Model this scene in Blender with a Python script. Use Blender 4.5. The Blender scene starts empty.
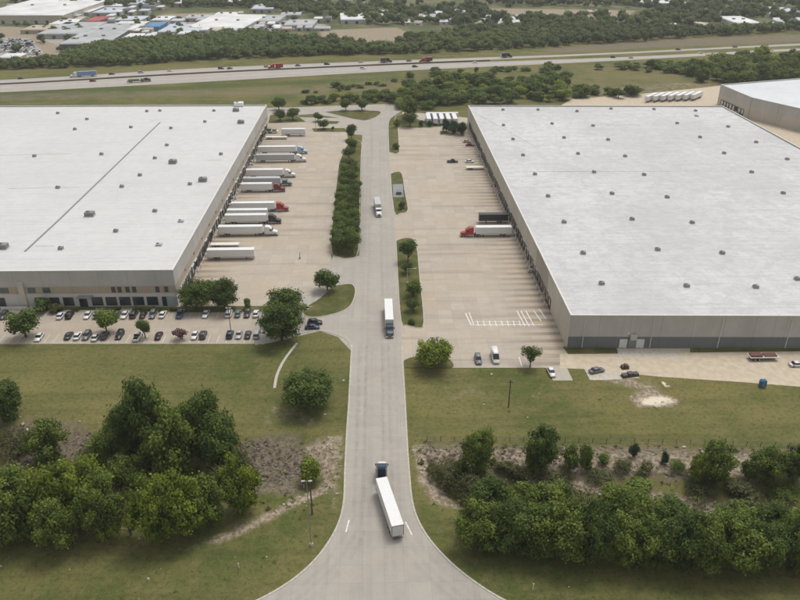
import bpy, math, random
import numpy as np
from mathutils import Vector, Matrix
R = math.radians
scene = bpy.context.scene
COL = scene.collection
rnd = random.Random(11)

# ------------------------------------------------------------------ camera
CAM_H = 118.0; PITCH = R(27.8); YAW = R(-1.62); FPX = 750.0
cam_data = bpy.data.cameras.new("camera")
cam_data.sensor_width = 36.0
cam_data.lens = 36.0 * FPX / 800.0
cam_data.clip_start = 1.0
cam_data.clip_end = 20000.0
cam = bpy.data.objects.new("camera", cam_data)
cam.location = (0, 0, CAM_H)
cam.rotation_euler = (math.pi / 2 - PITCH, 0, YAW)
COL.objects.link(cam)
scene.camera = cam

# ------------------------------------------------------------------ world, sun, exposure
SUN_ELEV = R(68); SUN_AZ = R(40)      # azimuth from +Y (ahead) towards +X (right)
world = bpy.data.worlds.new("World"); scene.world = world
world.use_nodes = True
wn = world.node_tree.nodes; wl = world.node_tree.links
wn.clear()
sky = wn.new("ShaderNodeTexSky"); sky.sky_type = 'NISHITA'; sky.sun_disc = False
sky.sun_elevation = SUN_ELEV; sky.sun_rotation = SUN_AZ
sky.air_density = 1.0; sky.dust_density = 4.0; sky.ozone_density = 1.0
hs = wn.new("ShaderNodeHueSaturation"); hs.inputs['Saturation'].default_value = 0.12
bg = wn.new("ShaderNodeBackground"); bg.inputs['Strength'].default_value = 0.155
wo = wn.new("ShaderNodeOutputWorld")
wl.new(sky.outputs[0], hs.inputs['Color']); wl.new(hs.outputs[0], bg.inputs[0]); wl.new(bg.outputs[0], wo.inputs[0])
sun_d = bpy.data.lights.new("sun", 'SUN'); sun_d.energy = 1.15; sun_d.angle = R(16); sun_d.color = (1.0, 0.955, 0.88)
sun = bpy.data.objects.new("sun", sun_d); COL.objects.link(sun)
sd = Vector((math.sin(SUN_AZ) * math.cos(SUN_ELEV), math.cos(SUN_AZ) * math.cos(SUN_ELEV), math.sin(SUN_ELEV)))
sun.rotation_euler = sd.to_track_quat('Z', 'Y').to_euler()
sun.location = (0, 0, 300)
scene.view_settings.view_transform = 'Standard'
scene.view_settings.look = 'None'
scene.view_settings.gamma = 1.0
scene.view_settings.use_curve_mapping = False
scene.view_settings.exposure = 0.22

# ------------------------------------------------------------------ picture <-> place
CM = np.array(cam.rotation_euler.to_matrix())
def g(px, py, z=0.0):
    """point of the place at height z seen at photo pixel (px,py) of 800x600"""
    d = CM @ np.array([px - 400.0, -(py - 300.0), -FPX])
    t = (z - CAM_H) / d[2]
    return Vector((d[0] * t, d[1] * t, z))
def proj(p):
    v = CM.T @ (np.array(p) - np.array([0, 0, CAM_H]))
    return 400 + FPX * v[0] / -v[2], 300 - FPX * v[1] / -v[2], -v[2]
def zscale(p):
    return FPX / proj(p)[2]
def height_for(p, top_y):
    lo, hi = 0.0, 60.0
    for _ in range(40):
        m = (lo + hi) / 2
        if proj((p[0], p[1], p[2] + m))[1] > top_y: lo = m
        else: hi = m
    return (lo + hi) / 2

# ------------------------------------------------------------------ terrain height
def seg_dist(X, Y, pts):
    d = np.full(np.shape(X), 1e9)
    for (ax, ay), (bx, by) in zip(pts[:-1], pts[1:]):
        vx, vy = bx - ax, by - ay
        t = np.clip(((X - ax) * vx + (Y - ay) * vy) / (vx * vx + vy * vy), 0, 1)
        d = np.minimum(d, np.hypot(X - ax - t * vx, Y - ay - t * vy))
    return d
def gp(*pix): return [tuple(g(a, b)[:2]) for a, b in pix]
CREEK_L = gp((-160, 462), (-60, 450), (30, 446), (110, 456), (190, 466), (255, 466), (300, 462), (338, 474))
CREEK_R = gp((412, 474), (450, 482), (520, 490), (600, 498), (660, 503), (730, 506), (800, 512), (960, 520))
ROADX = g(376, 470)[0]
def hgt(x, y):
    x = np.asarray(x, float); y = np.asarray(y, float)
    d = np.minimum(seg_dist(x, y, CREEK_L), seg_dist(x, y, CREEK_R))
    t = np.clip(1 - d / 13.0, 0, 1); dip = t * t * (3 - 2 * t)
    e = np.clip((np.abs(x - ROADX) - 8.5) / 9.0, 0, 1); e = e * e * (3 - 2 * e)
    return -0.03 - 2.9 * dip * e
def gt(px, py):
    p = g(px, py, 0)
    for _ in range(4):
        p = g(px, py, float(hgt(p.x, p.y)))
    return p

# ------------------------------------------------------------------ helpers: meshes
class MB:
    def __init__(s): s.v = []; s.f = []
    def poly(s, pts):
        n = len(s.v); s.v += [tuple(p) for p in pts]; s.f.append(tuple(range(n, n + len(pts)))); return s
    def box(s, x0, x1, y0, y1, z0, z1, M=None):
        c = [(x0, y0, z0), (x1, y0, z0), (x1, y1, z0), (x0, y1, z0), (x0, y0, z1), (x1, y0, z1), (x1, y1, z1), (x0, y1, z1)]
        if M is not None: c = [tuple(M @ Vector(p)) for p in c]
        n = len(s.v); s.v += c
        s.f += [tuple(n + i for i in q) for q in ((3, 2, 1, 0), (4, 5, 6, 7), (0, 1, 5, 4), (1, 2, 6, 5), (2, 3, 7, 6), (3, 0, 4, 7))]
        return s
    def prism(s, pts, z0, z1, bottom=True):
        a = sum(pts[i][0] * pts[(i + 1) % len(pts)][1] - pts[(i + 1) % len(pts)][0] * pts[i][1] for i in range(len(pts)))
        if a < 0: pts = pts[::-1]
        n = len(s.v); k = len(pts)
        s.v += [(p[0], p[1], z0) for p in pts] + [(p[0], p[1], z1) for p in pts]
        if bottom: s.f.append(tuple(n + i for i in range(k))[::-1])
        s.f.append(tuple(n + k + i for i in range(k)))
        for i in range(k):
            j = (i + 1) % k; s.f.append((n + i, n + j, n + k + j, n + k + i))
        return s
    def profile(s, pts, y0, y1):            # (x,z) outline extruded over y
        n = len(s.v); k = len(pts)
        s.v += [(p[0], y0, p[1]) for p in pts] + [(p[0], y1, p[1]) for p in pts]
        s.f.append(tuple(n + i for i in range(k))); s.f.append(tuple(n + k + i for i in range(k))[::-1])
        for i in range(k):
            j = (i + 1) % k; s.f.append((n + j, n + i, n + k + i, n + k + j))
        return s
    def loft(s, rings):
        n0 = len(s.v); k = len(rings[0])
        for r in rings: s.v += [tuple(p) for p in r]
        for a in range(len(rings) - 1):
            for i in range(k):
                j = (i + 1) % k; p = n0 + a * k; q = p + k
                s.f.append((p + i, p + j, q + j, q + i))
        s.f.append(tuple(n0 + i for i in range(k))[::-1])
        s.f.append(tuple(n0 + (len(rings) - 1) * k + i for i in range(k)))
        return s
    def tube(s, pts, radii, n=8):
        rings = []
        for i, p in enumerate(pts):
            p = Vector(p)
            d = (Vector(pts[min(i + 1, len(pts) - 1)]) - Vector(pts[max(i - 1, 0)])).normalized()
            a = d.orthogonal().normalized(); b = d.cross(a)
            if i and rings: pass
            if abs(d.z) > .5: a = (Vector((1, 0, 0)) - d * d.x).normalized(); b = d.cross(a)
            r = radii[i] if isinstance(radii, (list, tuple)) else radii
            rings.append([tuple(p + (a * math.cos(t) + b * math.sin(t)) * r) for t in [2 * math.pi * q / n for q in range(n)]])
        return s.loft(rings)
    def cyl(s, c, axis, r, h, n=14):
        c = Vector(c); a = Vector(axis).normalized()
        return s.tube([c - a * h / 2, c + a * h / 2], r, n)
    def mesh(s, name, m, smooth=False, bevel=0):
        me = bpy.data.meshes.new(name); me.from_pydata(s.v, [], s.f)
        if smooth:
            me.polygons.foreach_set('use_smooth', [True] * len(me.polygons))
        if m: me.materials.append(m)
        me.update(); return me

def link(name, me, parent=None):
    o = bpy.data.objects.new(name, me); COL.objects.link(o)
    if parent is not None: o.parent = parent
    return o
def empty(name, loc=(0, 0, 0), rz=0, scale=(1, 1, 1)):
    o = bpy.data.objects.new(name, None); COL.objects.link(o)
    o.location = loc; o.rotation_euler = (0, 0, rz); o.scale = scale; o.empty_display_size = .5
    return o
def tag(o, label, cat, group=None, kind=None):
    o['label'] = label
    if cat: o['category'] = cat
    if group: o['group'] = group
    if kind: o['kind'] = kind
    return o
def struct(name, me, label=None):
    o = link(name, me); o['kind'] = 'structure'
    if label: o['label'] = label
    return o
def spawn(proto, name, loc, rz=0, scale=(1, 1, 1)):
    """copy a thing and its parts: proto is [(part name, mesh, [(sub-part, mesh)...])...]"""
    r = empty(name, loc, rz, scale)
    for p in proto:
        o = link(p[0], p[1], r)
        if len(p) > 2:
            for q in p[2]: link(q[0], q[1], o)
    return r
ORD = ['', 'first', 'second', 'third', 'fourth', 'fifth', 'sixth', 'seventh', 'eighth', 'ninth', 'tenth', 'eleventh', 'twelfth', 'thirteenth', 'fourteenth', 'fifteenth', 'sixteenth']
def ordw(n): return ORD[n] if n < len(ORD) else '%d%s' % (n, {1: 'st', 2: 'nd', 3: 'rd'}.get(n % 10 if n % 100 not in (11, 12, 13) else 0, 'th'))

# ------------------------------------------------------------------ helpers: materials
def nt(name, rough=.8, spec=.3):
    m = bpy.data.materials.new(name); m.use_nodes = True
    t = m.node_tree; b = t.nodes['Principled BSDF']
    b.inputs['Roughness'].default_value = rough
    b.inputs['Specular IOR Level'].default_value = spec
    return m, t, b
class NG:
    def __init__(s, t): s.t = t
    def n(s, typ, **kw):
        x = s.t.nodes.new(typ)
        for k, v in kw.items(): setattr(x, k, v)
        return x
    def l(s, a, b): s.t.links.new(a, b)
    def coord(s, space='Object'):
        return s.n('ShaderNodeTexCoord').outputs[space]
    def pos(s): return s.n('ShaderNodeNewGeometry').outputs['Position']
    def noise(s, vec, scale, detail=4, rough=.6, stretch=None):
        if stretch:
            mp = s.n('ShaderNodeMapping'); mp.inputs['Scale'].default_value = stretch; s.l(vec, mp.inputs['Vector']); vec = mp.outputs[0]
        x = s.n('ShaderNodeTexNoise'); x.inputs['Scale'].default_value = scale; x.inputs['Detail'].default_value = detail
        x.inputs['Roughness'].default_value = rough; s.l(vec, x.inputs['Vector']); return x.outputs['Fac']
    def ramp(s, fac, lo, hi, a=0.0, b=1.0):
        x = s.n('ShaderNodeMapRange'); x.inputs['From Min'].default_value = lo; x.inputs['From Max'].default_value = hi
        x.inputs['To Min'].default_value = a; x.inputs['To Max'].default_value = b; x.interpolation_type = 'SMOOTHSTEP'
        s.l(fac, x.inputs['Value']); return x.outputs[0]
    def math(s, op, a, b=None):
        x = s.n('ShaderNodeMath', operation=op)
        for i, q in enumerate((a, b)):
            if q is None: continue
            if isinstance(q, (int, float)): x.inputs[i].default_value = q
            else: s.l(q, x.inputs[i])
        return x.outputs[0]
    def mix(s, fac, a, b, mode='MIX'):
        x = s.n('ShaderNodeMix', data_type='RGBA', blend_type=mode)
        for i, q in ((0, fac), (6, a), (7, b)):
            if isinstance(q, (int, float)): x.inputs[i].default_value = q
            elif isinstance(q, tuple): x.inputs[i].default_value = (*q, 1)
            else: s.l(q, x.inputs[i])
        return x.outputs[2]
def simple(name, col, rough=.7, var=.12, scale=1.5, spec=.3, metal=0):
    m, t, b = nt(name, rough, spec); G = NG(t)
    f = G.noise(G.coord(), scale, 3)
    a = tuple(max(0, c * (1 - var)) for c in col); c2 = tuple(min(1, c * (1 + var)) for c in col)
    G.l(G.mix(G.ramp(f, .3, .7), a, c2), b.inputs['Base Color']); b.inputs['Metallic'].default_value = metal
    return m

def concrete(name, col, joint=4.6, tint=(.40, .32, .22), tamt=.35, streak=None, jw=.05, var=.1, bays=None):
    m, t, b = nt(name, .9, .2); G = NG(t); P = G.pos()
    br = G.n('ShaderNodeTexBrick'); br.offset = 0; br.inputs['Scale'].default_value = 1
    br.inputs['Brick Width'].default_value = joint; br.inputs['Row Height'].default_value = joint
    br.inputs['Mortar Size'].default_value = jw; br.inputs['Bias'].default_value = 0; br.inputs['Mortar Smooth'].default_value = .4
    br.inputs['Color1'].default_value = (*[c * (1 - var) for c in col], 1); br.inputs['Color2'].default_value = (*[c * (1 + var) for c in col], 1)
    br.inputs['Mortar'].default_value = (*[c * .74 for c in col], 1); G.l(P, br.inputs['Vector'])
    c = br.outputs['Color']
    c = G.mix(G.ramp(G.noise(P, .16, 7, .75), .4, .68, 0, .3), c, tuple(x * .76 for x in col))
    c = G.mix(G.math('MULTIPLY', G.ramp(G.noise(P, .035, 5, .65), .42, .68), tamt), c, tint)
    c = G.mix(G.ramp(G.noise(P, .5, 6, .7), .3, .75, 0, .22), c, tuple(x * .62 for x in col))
    c = G.mix(G.ramp(G.noise(P, 3.0, 4, .7), .45, .8, 0, .25), c, tuple(min(1, x * 1.3) for x in col))
    if streak:
        for sc, st, lo, amt in streak:
            c = G.mix(G.ramp(G.noise(P, 1.0, 4, .6, st), lo, lo + .16, 0, amt), c, tuple(x * .42 for x in col))
    if bays:      # tyre and oil darkening that runs out from each bay in front of the dock wall
        sx = G.n('ShaderNodeSeparateXYZ'); G.l(P, sx.inputs[0]); xw, pitch = bays
        if xw > 0: near = G.ramp(sx.outputs[0], xw + 13, xw + 38, 0, 1)
        else: near = G.ramp(sx.outputs[0], xw + 24, xw, 0, 1)
        fr = G.math('ABSOLUTE', G.math('SUBTRACT', G.math('FRACT', G.math('DIVIDE', sx.outputs[1], pitch)), .5))
        st = G.ramp(fr, .12, .34, 1, 0)
        am = G.math('MULTIPLY', G.math('MULTIPLY', near, st), G.ramp(G.noise(P, 1, 4, .7, (.05, .22, 1)), .32, .52, .15, 1))
        c = G.mix(am, c, tuple(x * .38 for x in col))
        c = G.mix(G.math('MULTIPLY', near, .22), c, (.43, .33, .21))
    G.l(c, b.inputs['Base Color']); return m

M = {}
M['road'] = concrete('road_concrete', (.345, .318, .282), 4.55, (.34, .30, .25), .35, [(1, (.30, .006, 1), .52, .18), (1, (.9, .02, 1), .58, .18)], .04, .05)
M['court'] = concrete('court_concrete', (.385, .338, .282), 4.6, (.41, .325, .225), .5, [(1, (.012, .25, 1), .52, .34), (1, (.03, .9, 1), .6, .2)], .045, .08)
M['court_bays'] = concrete('court_concrete_bays', (.385, .338, .282), 4.6, (.41, .325, .225), .5, [(1, (.012, .25, 1), .52, .34), (1, (.03, .9, 1), .6, .2)], .045, .08, bays=(22, 4.3))
M['court_bays_left'] = concrete('court_concrete_bays_left', (.385, .338, .282), 4.6, (.41, .325, .225), .5, [(1, (.012, .25, 1), .52, .34), (1, (.03, .9, 1), .6, .2)], .045, .08, bays=(-72, 4.55))
M['court_pale'] = concrete('court_concrete_pale', (.39, .355, .30), 4.6, (.38, .30, .22), .4, None, .04, .05)
M['highway'] = concrete('highway_concrete', (.34, .315, .285), 5, (.30, .28, .26), .3, None, .05, .04)
M['lot'] = concrete('lot_concrete', (.37, .32, .262), 4.6, (.36, .28, .19), .4, None, .05, .06)
M['kerb'] = simple('kerb_concrete', (.40, .37, .32), .9, .15)
M['paint'] = simple('road_paint_white', (.62, .61, .57), .8, .25, 3)
M['yellow_paint'] = simple('road_paint_yellow', (.45, .33, .10), .8, .2, 3)
M['skirt'] = simple('patch_concrete', (.42, .38, .32), .9, .12, .8)
M['tan_patch'] = simple('patch_tan', (.44, .37, .28), .9, .10, .5)

def roof_mat(name, col, seams, dirt):
    m, t, b = nt(name, .75, .3); G = NG(t); P = G.pos(); c = col
    f = G.ramp(G.noise(P, .02, 6, .65), .35, .7); c = G.mix(G.math('MULTIPLY', f, dirt), c, tuple(x * .8 for x in col))
    c = G.mix(G.ramp(G.noise(P, 1, 5, .7, (.012, .35, 1)), .5, .68, 0, dirt * .55), c, tuple(x * .72 for x in col))
    c = G.mix(G.ramp(G.noise(P, .8, 6, .75), .55, .75, 0, dirt * .8), c, (.40, .39, .37))
    c = G.mix(G.ramp(G.noise(P, .22, 7, .8), .42, .62, 0, dirt * .6), c, tuple(x * .68 for x in col))
    c = G.mix(G.ramp(G.noise(P, 1, 6, .8, (.35, 1.6, 1)), .48, .68, 0, dirt * .65), c, tuple(x * .62 for x in col))
    c = G.mix(G.ramp(G.noise(P, 1, 5, .8, (1.4, .12, 1)), .52, .68, 0, dirt * .4), c, tuple(x * .66 for x in col))
    sx = G.n('ShaderNodeSeparateXYZ'); G.l(P, sx.inputs[0])
    for ax, sp, w, amt in seams:
        fr = G.math('FRACT', G.math('DIVIDE', sx.outputs[ax], sp))
        e = G.math('LESS_THAN', fr, w / sp)
        br = G.ramp(G.noise(P, .15, 2), .35, .6)
        c = G.mix(G.math('MULTIPLY', G.math('MULTIPLY', e, amt), br), c, tuple(x * .62 for x in col))
    G.l(c, b.inputs['Base Color']); return m
M['roof_l'] = roof_mat('roof_membrane_clean', (.53, .528, .52), [(1, 3.1, .25, .45), (1, 15.5, .4, .4)], .38)
M['roof_r'] = roof_mat('roof_membrane_weathered', (.53, .53, .525), [(1, 3.1, .25, .55), (0, 7.7, .25, .3)], 1.0)
M['roof_far'] = roof_mat('roof_membrane_blue_grey', (.56, .58, .60), [(1, 3.1, .25, .3)], .4)
M['coping'] = simple('coping_metal', (.58, .57, .54), .6, .08)

def wall_mat(name, col, panel=9.2, stains=.3):
    m, t, b = nt(name, .85, .25); G = NG(t); P = G.pos()
    sx = G.n('ShaderNodeSeparateXYZ'); G.l(P, sx.inputs[0])
    c = G.mix(G.ramp(G.noise(P, .12, 4), .3, .7), tuple(x * .92 for x in col), tuple(x * 1.07 for x in col))
    c = G.mix(G.ramp(G.noise(P, 1, 4, .6, (.9, .9, .06)), .52, .75, 0, stains), c, tuple(x * .66 for x in col))
    for ax in (0, 1):
        e = G.math('LESS_THAN', G.math('FRACT', G.math('DIVIDE', sx.outputs[ax], panel)), .14 / panel)
        c = G.mix(G.math('MULTIPLY', e, .55), c, tuple(x * .5 for x in col))
    G.l(c, b.inputs['Base Color']); return m
M['wall_grey'] = wall_mat('tilt_wall_grey', (.425, .41, .385))
M['wall_tan'] = wall_mat('tilt_wall_tan', (.47, .43, .365))
M['wall_dark'] = wall_mat('tilt_wall_dark_band', (.155, .165, .165))
M['wall_brown'] = wall_mat('tilt_wall_brown_band', (.38, .315, .24))
M['wall_light'] = wall_mat('tilt_wall_light', (.52, .505, .48))
def glass(name, col=(.02, .025, .03)):
    m, t, b = nt(name, .12, .6); G = NG(t)
    f = G.noise(G.coord(), .7, 2); G.l(G.mix(f, col, tuple(c * 1.8 for c in col)), b.inputs['Base Color']); return m
M['glass'] = glass('dark_glass'); M['glass_green'] = glass('green_glass', (.05, .075, .07)); M['car_glass'] = glass('car_glass', (.015, .018, .02))
M['black'] = simple('black_rubber', (.022, .022, .022), .8, .2)
M['seal'] = simple('dock_seal_fabric', (.17, .155, .13), .9, .35, 1.0)
M['dark_metal'] = simple('dark_metal', (.07, .07, .07), .5, .2)
M['mid_metal'] = simple('grey_metal', (.20, .20, .20), .55, .2)
M['unit'] = simple('rooftop_unit_grey', (.22, .225, .22), .6, .25, 2)
M['unit_pale'] = simple('rooftop_unit_pale', (.40, .40, .385), .6, .15, 2)
M['white'] = simple('white_metal', (.70, .70, .69), .45, .05)
M['white_dull'] = simple('white_dull_metal', (.56, .56, .55), .5, .08)
M['bollard'] = simple('white_bollard', (.62, .60, .55), .6, .1)
M['galv'] = simple('galvanised_steel', (.42, .42, .40), .5, .1)
M['wood'] = simple('pole_wood', (.10, .075, .05), .9, .2)
M['trunk'] = simple('bark', (.085, .07, .052), .95, .3, 3)
M['trunk_pale'] = simple('bark_pale', (.17, .15, .125), .95, .3, 3)
M['rock'] = simple('limestone', (.36, .325, .265), .95, .25, 1.2)
M['light'] = simple('lamp_lens', (.6, .6, .55), .3, .05)
M['red_lens'] = simple('red_lens', (.30, .02, .015), .3, .05)
M['tyre'] = M['black']
M['rim'] = simple('wheel_rim', (.35, .35, .35), .4, .1, metal=.5)
M['sand'] = simple('sand', (.60, .54, .44), .95, .12)
M['blue_plastic'] = simple('blue_plastic', (.03, .12, .24), .6, .1)
def paint(name, col, rough=.32): return simple('paint_' + name, col, rough, .04, spec=.5)
PAINT = {'white': paint('white', (.63, .63, .62)), 'silver': paint('silver', (.38, .39, .40)), 'grey': paint('grey', (.13, .135, .14)),
         'dark grey': paint('dark_grey', (.05, .053, .058)), 'black': paint('black', (.018, .018, .02)), 'blue': paint('blue', (.05, .13, .22)),
         'dark blue': paint('dark_blue', (.02, .035, .07)), 'red': paint('red', (.32, .025, .02)), 'maroon': paint('maroon', (.14, .015, .022)),
         'pale blue': paint('pale_blue', (.30, .45, .60)), 'navy': paint('navy', (.018, .032, .06)), 'slate': paint('slate', (.10, .14, .17)),
         'beige': paint('beige', (.40, .35, .27)), 'green': paint('green', (.12, .25, .04)), 'yellow': paint('yellow', (.5, .38, .05))}

def foliage(name, dark, light, hue=None):
    m, t, b = nt(name, .65, .15); G = NG(t)
    oi = G.n('ShaderNodeObjectInfo'); at = G.n('ShaderNodeAttribute'); at.attribute_name = 'tone'
    f = G.noise(G.coord(), .55, 4, .6)
    f2 = G.math('ADD', G.math('MULTIPLY', f, .35), G.math('MULTIPLY', at.outputs['Fac'], .65))
    c = G.mix(G.ramp(f2, .28, .72), dark, light)
    c = G.mix(G.math('MULTIPLY', oi.outputs['Random'], .35), c, hue or tuple(x * 1.25 for x in light))
    G.l(c, b.inputs['Base Color'])
    tr = G.n('ShaderNodeBsdfTranslucent'); G.l(c, tr.inputs['Color'])
    ms = G.n('ShaderNodeMixShader'); ms.inputs[0].default_value = .3
    G.l(b.outputs[0], ms.inputs[1]); G.l(tr.outputs[0], ms.inputs[2])
    G.l(ms.outputs[0], t.nodes['Material Output'].inputs['Surface'])
    return m
M['oak'] = foliage('oak_leaves', (.040, .068, .015), (.108, .152, .033))
M['bright'] = foliage('bright_leaves', (.075, .110, .016), (.215, .26, .034))
M['mid'] = foliage('mid_leaves', (.054, .086, .018), (.155, .20, .038))
M['olive'] = foliage('olive_scrub', (.055, .062, .024), (.135, .14, .055))
M['bluegreen'] = foliage('dark_evergreen', (.026, .050, .028), (.055, .095, .048))
M['pink'] = foliage('pink_blossom', (.13, .075, .065), (.26, .15, .13), (.2, .13, .1))
M['twig'] = foliage('dry_brush', (.15, .12, .10), (.30, .25, .215), (.2, .17, .15))
M['wood_far'] = foliage('woodland_leaves', (.046, .072, .022), (.125, .162, .044))

# ------------------------------------------------------------------ ground sheet
def inside(X, Y, poly):
    c = np.zeros(X.shape, bool); n = len(poly)
    for i in range(n):
        x0, y0 = poly[i]; x1, y1 = poly[(i + 1) % n]
        if y0 == y1: continue
        k = ((y0 > Y) != (y1 > Y)) & (X < (x1 - x0) * (Y - y0) / (y1 - y0) + x0)
        c ^= k
    return c
def mask(X, Y, pix, soft):
    poly = gp(*pix)
    d = seg_dist(X, Y, poly + [poly[0]])
    return np.clip(.5 + np.where(inside(X, Y, poly), d, -d) / (2 * soft), 0, 1)
def build_ground():
    xs = [0.0]; st = 1.6
    while xs[-1] < 9000:
        if xs[-1] > 150: st *= 1.035
        xs.append(xs[-1] + st)
    xs = np.array(xs); xs = np.concatenate([-xs[:0:-1], xs])
    ys = [40.0]; st = 1.5
    while ys[-1] < 14000:
        if ys[-1] > 260: st *= 1.014
        ys.append(ys[-1] + st)
    ys = np.array([-400, -100, 0] + ys)
    X, Y = np.meshgrid(xs, ys)
    Z = hgt(X, Y)
    v = np.stack([X, Y, Z], -1).reshape(-1, 3)
    ny, nx = X.shape
    i = (np.arange(ny - 1)[:, None] * nx + np.arange(nx - 1)[None]).ravel()
    f = np.stack([i, i + 1, i + nx + 1, i + nx], -1)
    me = bpy.data.meshes.new('ground')
    me.vertices.add(len(v)); me.vertices.foreach_set('co', v.ravel())
    me.loops.add(f.size); me.loops.foreach_set('vertex_index', f.ravel())
    me.polygons.add(len(f)); me.polygons.foreach_set('loop_start', np.arange(0, f.size, 4)); me.polygons.foreach_set('loop_total', np.full(len(f), 4))
    me.update(calc_edges=True)
    me.polygons.foreach_set('use_smooth', np.ones(len(f), bool))
    dirt = [([(302, 436), (346, 432), (345, 500), (330, 510), (322, 480), (300, 455)], 4, .72),
            ([(345, 476), (330, 488), (285, 515), (235, 540), (185, 552), (190, 545), (240, 525), (290, 498), (325, 476)], 2, .8),
            ([(408, 440), (440, 446), (436, 470), (460, 492), (470, 505), (440, 506), (420, 495), (412, 470)], 3, .75),
            ([(430, 443), (620, 446), (800, 450), (800, 478), (700, 480), (560, 474), (440, 466)], 3, .58),
            ([(520, 470), (600, 477), (700, 492), (810, 506), (810, 516), (700, 503), (600, 487), (520, 478)], 2.5, .95),
            ([(625, 396), (650, 388), (682, 400), (672, 408), (640, 408)], 2, .9),
            ([(584, 368), (650, 376), (672, 392), (640, 396), (600, 384)], 4, .6),
            ([(425, 372), (480, 370), (520, 396), (490, 412), (440, 408)], 8, .45),
            ([(270, 392), (300, 400), (345, 424), (344, 434), (300, 434), (240, 428)], 4, .45),
            ([(0, 372), (60, 370), (30, 376), (0, 378)], 4, .35), ([(30, 404), (110, 428), (90, 436), (30, 420)], 4, .5),
            ([(450, 412), (800, 420), (800, 426), (450, 418)], 8, .25),
            ([(0, 26), (62, 28), (95, 52), (60, 62), (-60, 66), (-200, 40)], 10, 1), ([(160, 14), (230, 12), (235, 20), (160, 22)], 10, 1.),
            ([(318, 30), (398, 27), (420, 38), (370, 44), (320, 38)], 8, .95), ([(398, 32), (445, 33), (440, 39), (395, 40)], 8, .8),
            ([(480, 8), (640, 10), (625, 19), (500, 14)], 10, .9), ([(740, 10), (800, 6), (800, 18)], 12, .7),
            ([(430, 77), (500, 76), (470, 82), (425, 84)], 6, .6), ([(330, 78), (400, 72), (400, 84), (300, 90)], 8, .4),
            ([(560, 96), (600, 88), (700, 80), (730, 86), (740, 106), (560, 106)], 4, .5)]
    brush = [([(235, 440), (300, 434), (312, 470), (300, 492), (262, 492), (225, 470)], 5, 1),
             ([(0, 425), (40, 418), (105, 432), (110, 462), (0, 462)], 6, .85),
             ([(500, 445), (560, 450), (560, 470), (500, 470)], 4, .9), ([(560, 445), (800, 450), (800, 482), (560, 474)], 4, .9),
             ([(415, 440), (500, 444), (500, 470), (430, 470)], 5, .85),
             ([(-400, 92), (0, 92), (300, 86), (400, 78), (400, 92), (270, 96), (-400, 112)], 8, .5),
             ([(560, 72), (700, 70), (700, 84), (560, 96)], 12, .4),
             ([(530, 50), (600, 44), (680, 38), (800, 34), (1000, 28), (1000, 40), (800, 42), (680, 47), (560, 53)], 8, .7),
             ([(400, 72), (530, 66), (700, 60), (700, 70), (400, 80)], 10, .4), ([(-200, 560), (150, 585), (300, 640), (0, 640)], 20, .35)]
    lush = [([(-100, 340), (340, 335), (350, 352), (346, 400), (200, 392), (-100, 380)], 6, .35), ([(300, 402), (346, 400), (344, 420), (300, 418)], 6, .6),
            ([(600, 92), (700, 84), (690, 88), (600, 96)], 6, .9), ([(270, 100), (300, 103), (298, 94), (272, 94)], 8, .9),
            ([(-100, 84), (150, 86), (150, 92), (-100, 97)], 6, 1), ([(-400, 104), (0, 93.5), (400, 76), (400, 80), (0, 98), (-400, 110)], 5, 1), ([(205, 78), (400, 76), (400, 70), (205, 84)], 6, .8),
            ([(0, 540), (240, 520), (330, 520), (250, 600), (0, 600)], 12, .35), ([(430, 530), (560, 580), (800, 575), (800, 620), (500, 620)], 10, .4),
            ([(420, 420), (620, 440), (800, 446), (800, 430), (600, 425)], 8, .3)]
    dark = [([(-3000, 60), (-400, 56), (0, 62), (150, 62), (400, 50), (560, 42), (800, 30), (1600, 10), (2600, -40), (2600, -85), (-3000, -85)], 20, 1)]
    att = np.zeros((v.shape[0], 4), np.float32); att2 = np.zeros((v.shape[0], 4), np.float32); att[:, 3] = 1; att2[:, 3] = 1
    sandy = [([(634, 399), (655, 394), (682, 400), (668, 406), (645, 407)], 2.5, 1), ([(624, 392), (640, 388), (660, 392), (640, 398)], 2.5, .6), ([(660, 378), (676, 388), (668, 390), (655, 380)], 1, .8)]
    for ch, L, A in ((1, sandy, att2), (0, dirt, att), (1, brush, att), (2, lush, att), (0, dark, att2)):
        acc = np.zeros(X.shape)
        for pix, soft, w in L: acc = np.maximum(acc, mask(X, Y, pix, soft) * w)
        A[:, ch] = acc.ravel()
    for nm, A in (('cover', att), ('cover_far', att2)):
        a = me.attributes.new(nm, 'FLOAT_COLOR', 'POINT'); a.data.foreach_set('color', A.ravel())
    m, t, b = nt('ground_cover', .95, .1); G = NG(t); P = G.pos()
    at = G.n('ShaderNodeAttribute'); at.attribute_name = 'cover'; sp = G.n('ShaderNodeSeparateColor'); G.l(at.outputs['Color'], sp.inputs[0])
    at2 = G.n('ShaderNodeAttribute'); at2.attribute_name = 'cover_far'; sp2 = G.n('ShaderNodeSeparateColor'); G.l(at2.outputs['Color'], sp2.inputs[0])
    nb = G.noise(P, .018, 5, .6); nm_ = G.noise(P, .11, 5, .7); nf = G.noise(P, .9, 5, .75); mow = G.noise(P, 1, 3, .6, (.015, .22, 1))
    c = G.mix(G.ramp(nb, .40, .60), (.078, .094, .025), (.145, .135, .047))
    c = G.mix(G.ramp(nm_, .42, .72, 0, .7), c, (.172, .140, .062))
    c = G.mix(G.ramp(G.noise(P, .045, 6, .7), .48, .64, 0, .55), c, (.185, .155, .058))
    c = G.mix(G.ramp(mow, .45, .7, 0, .5), c, (.055, .068, .020))
    c = G.mix(G.ramp(sp.outputs[2], 0, 1, 0, .85), c, (.056, .080, .020))
    c = G.mix(G.ramp(nf, .46, .66, 0, .6), c, (.042, .050, .015))
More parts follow.
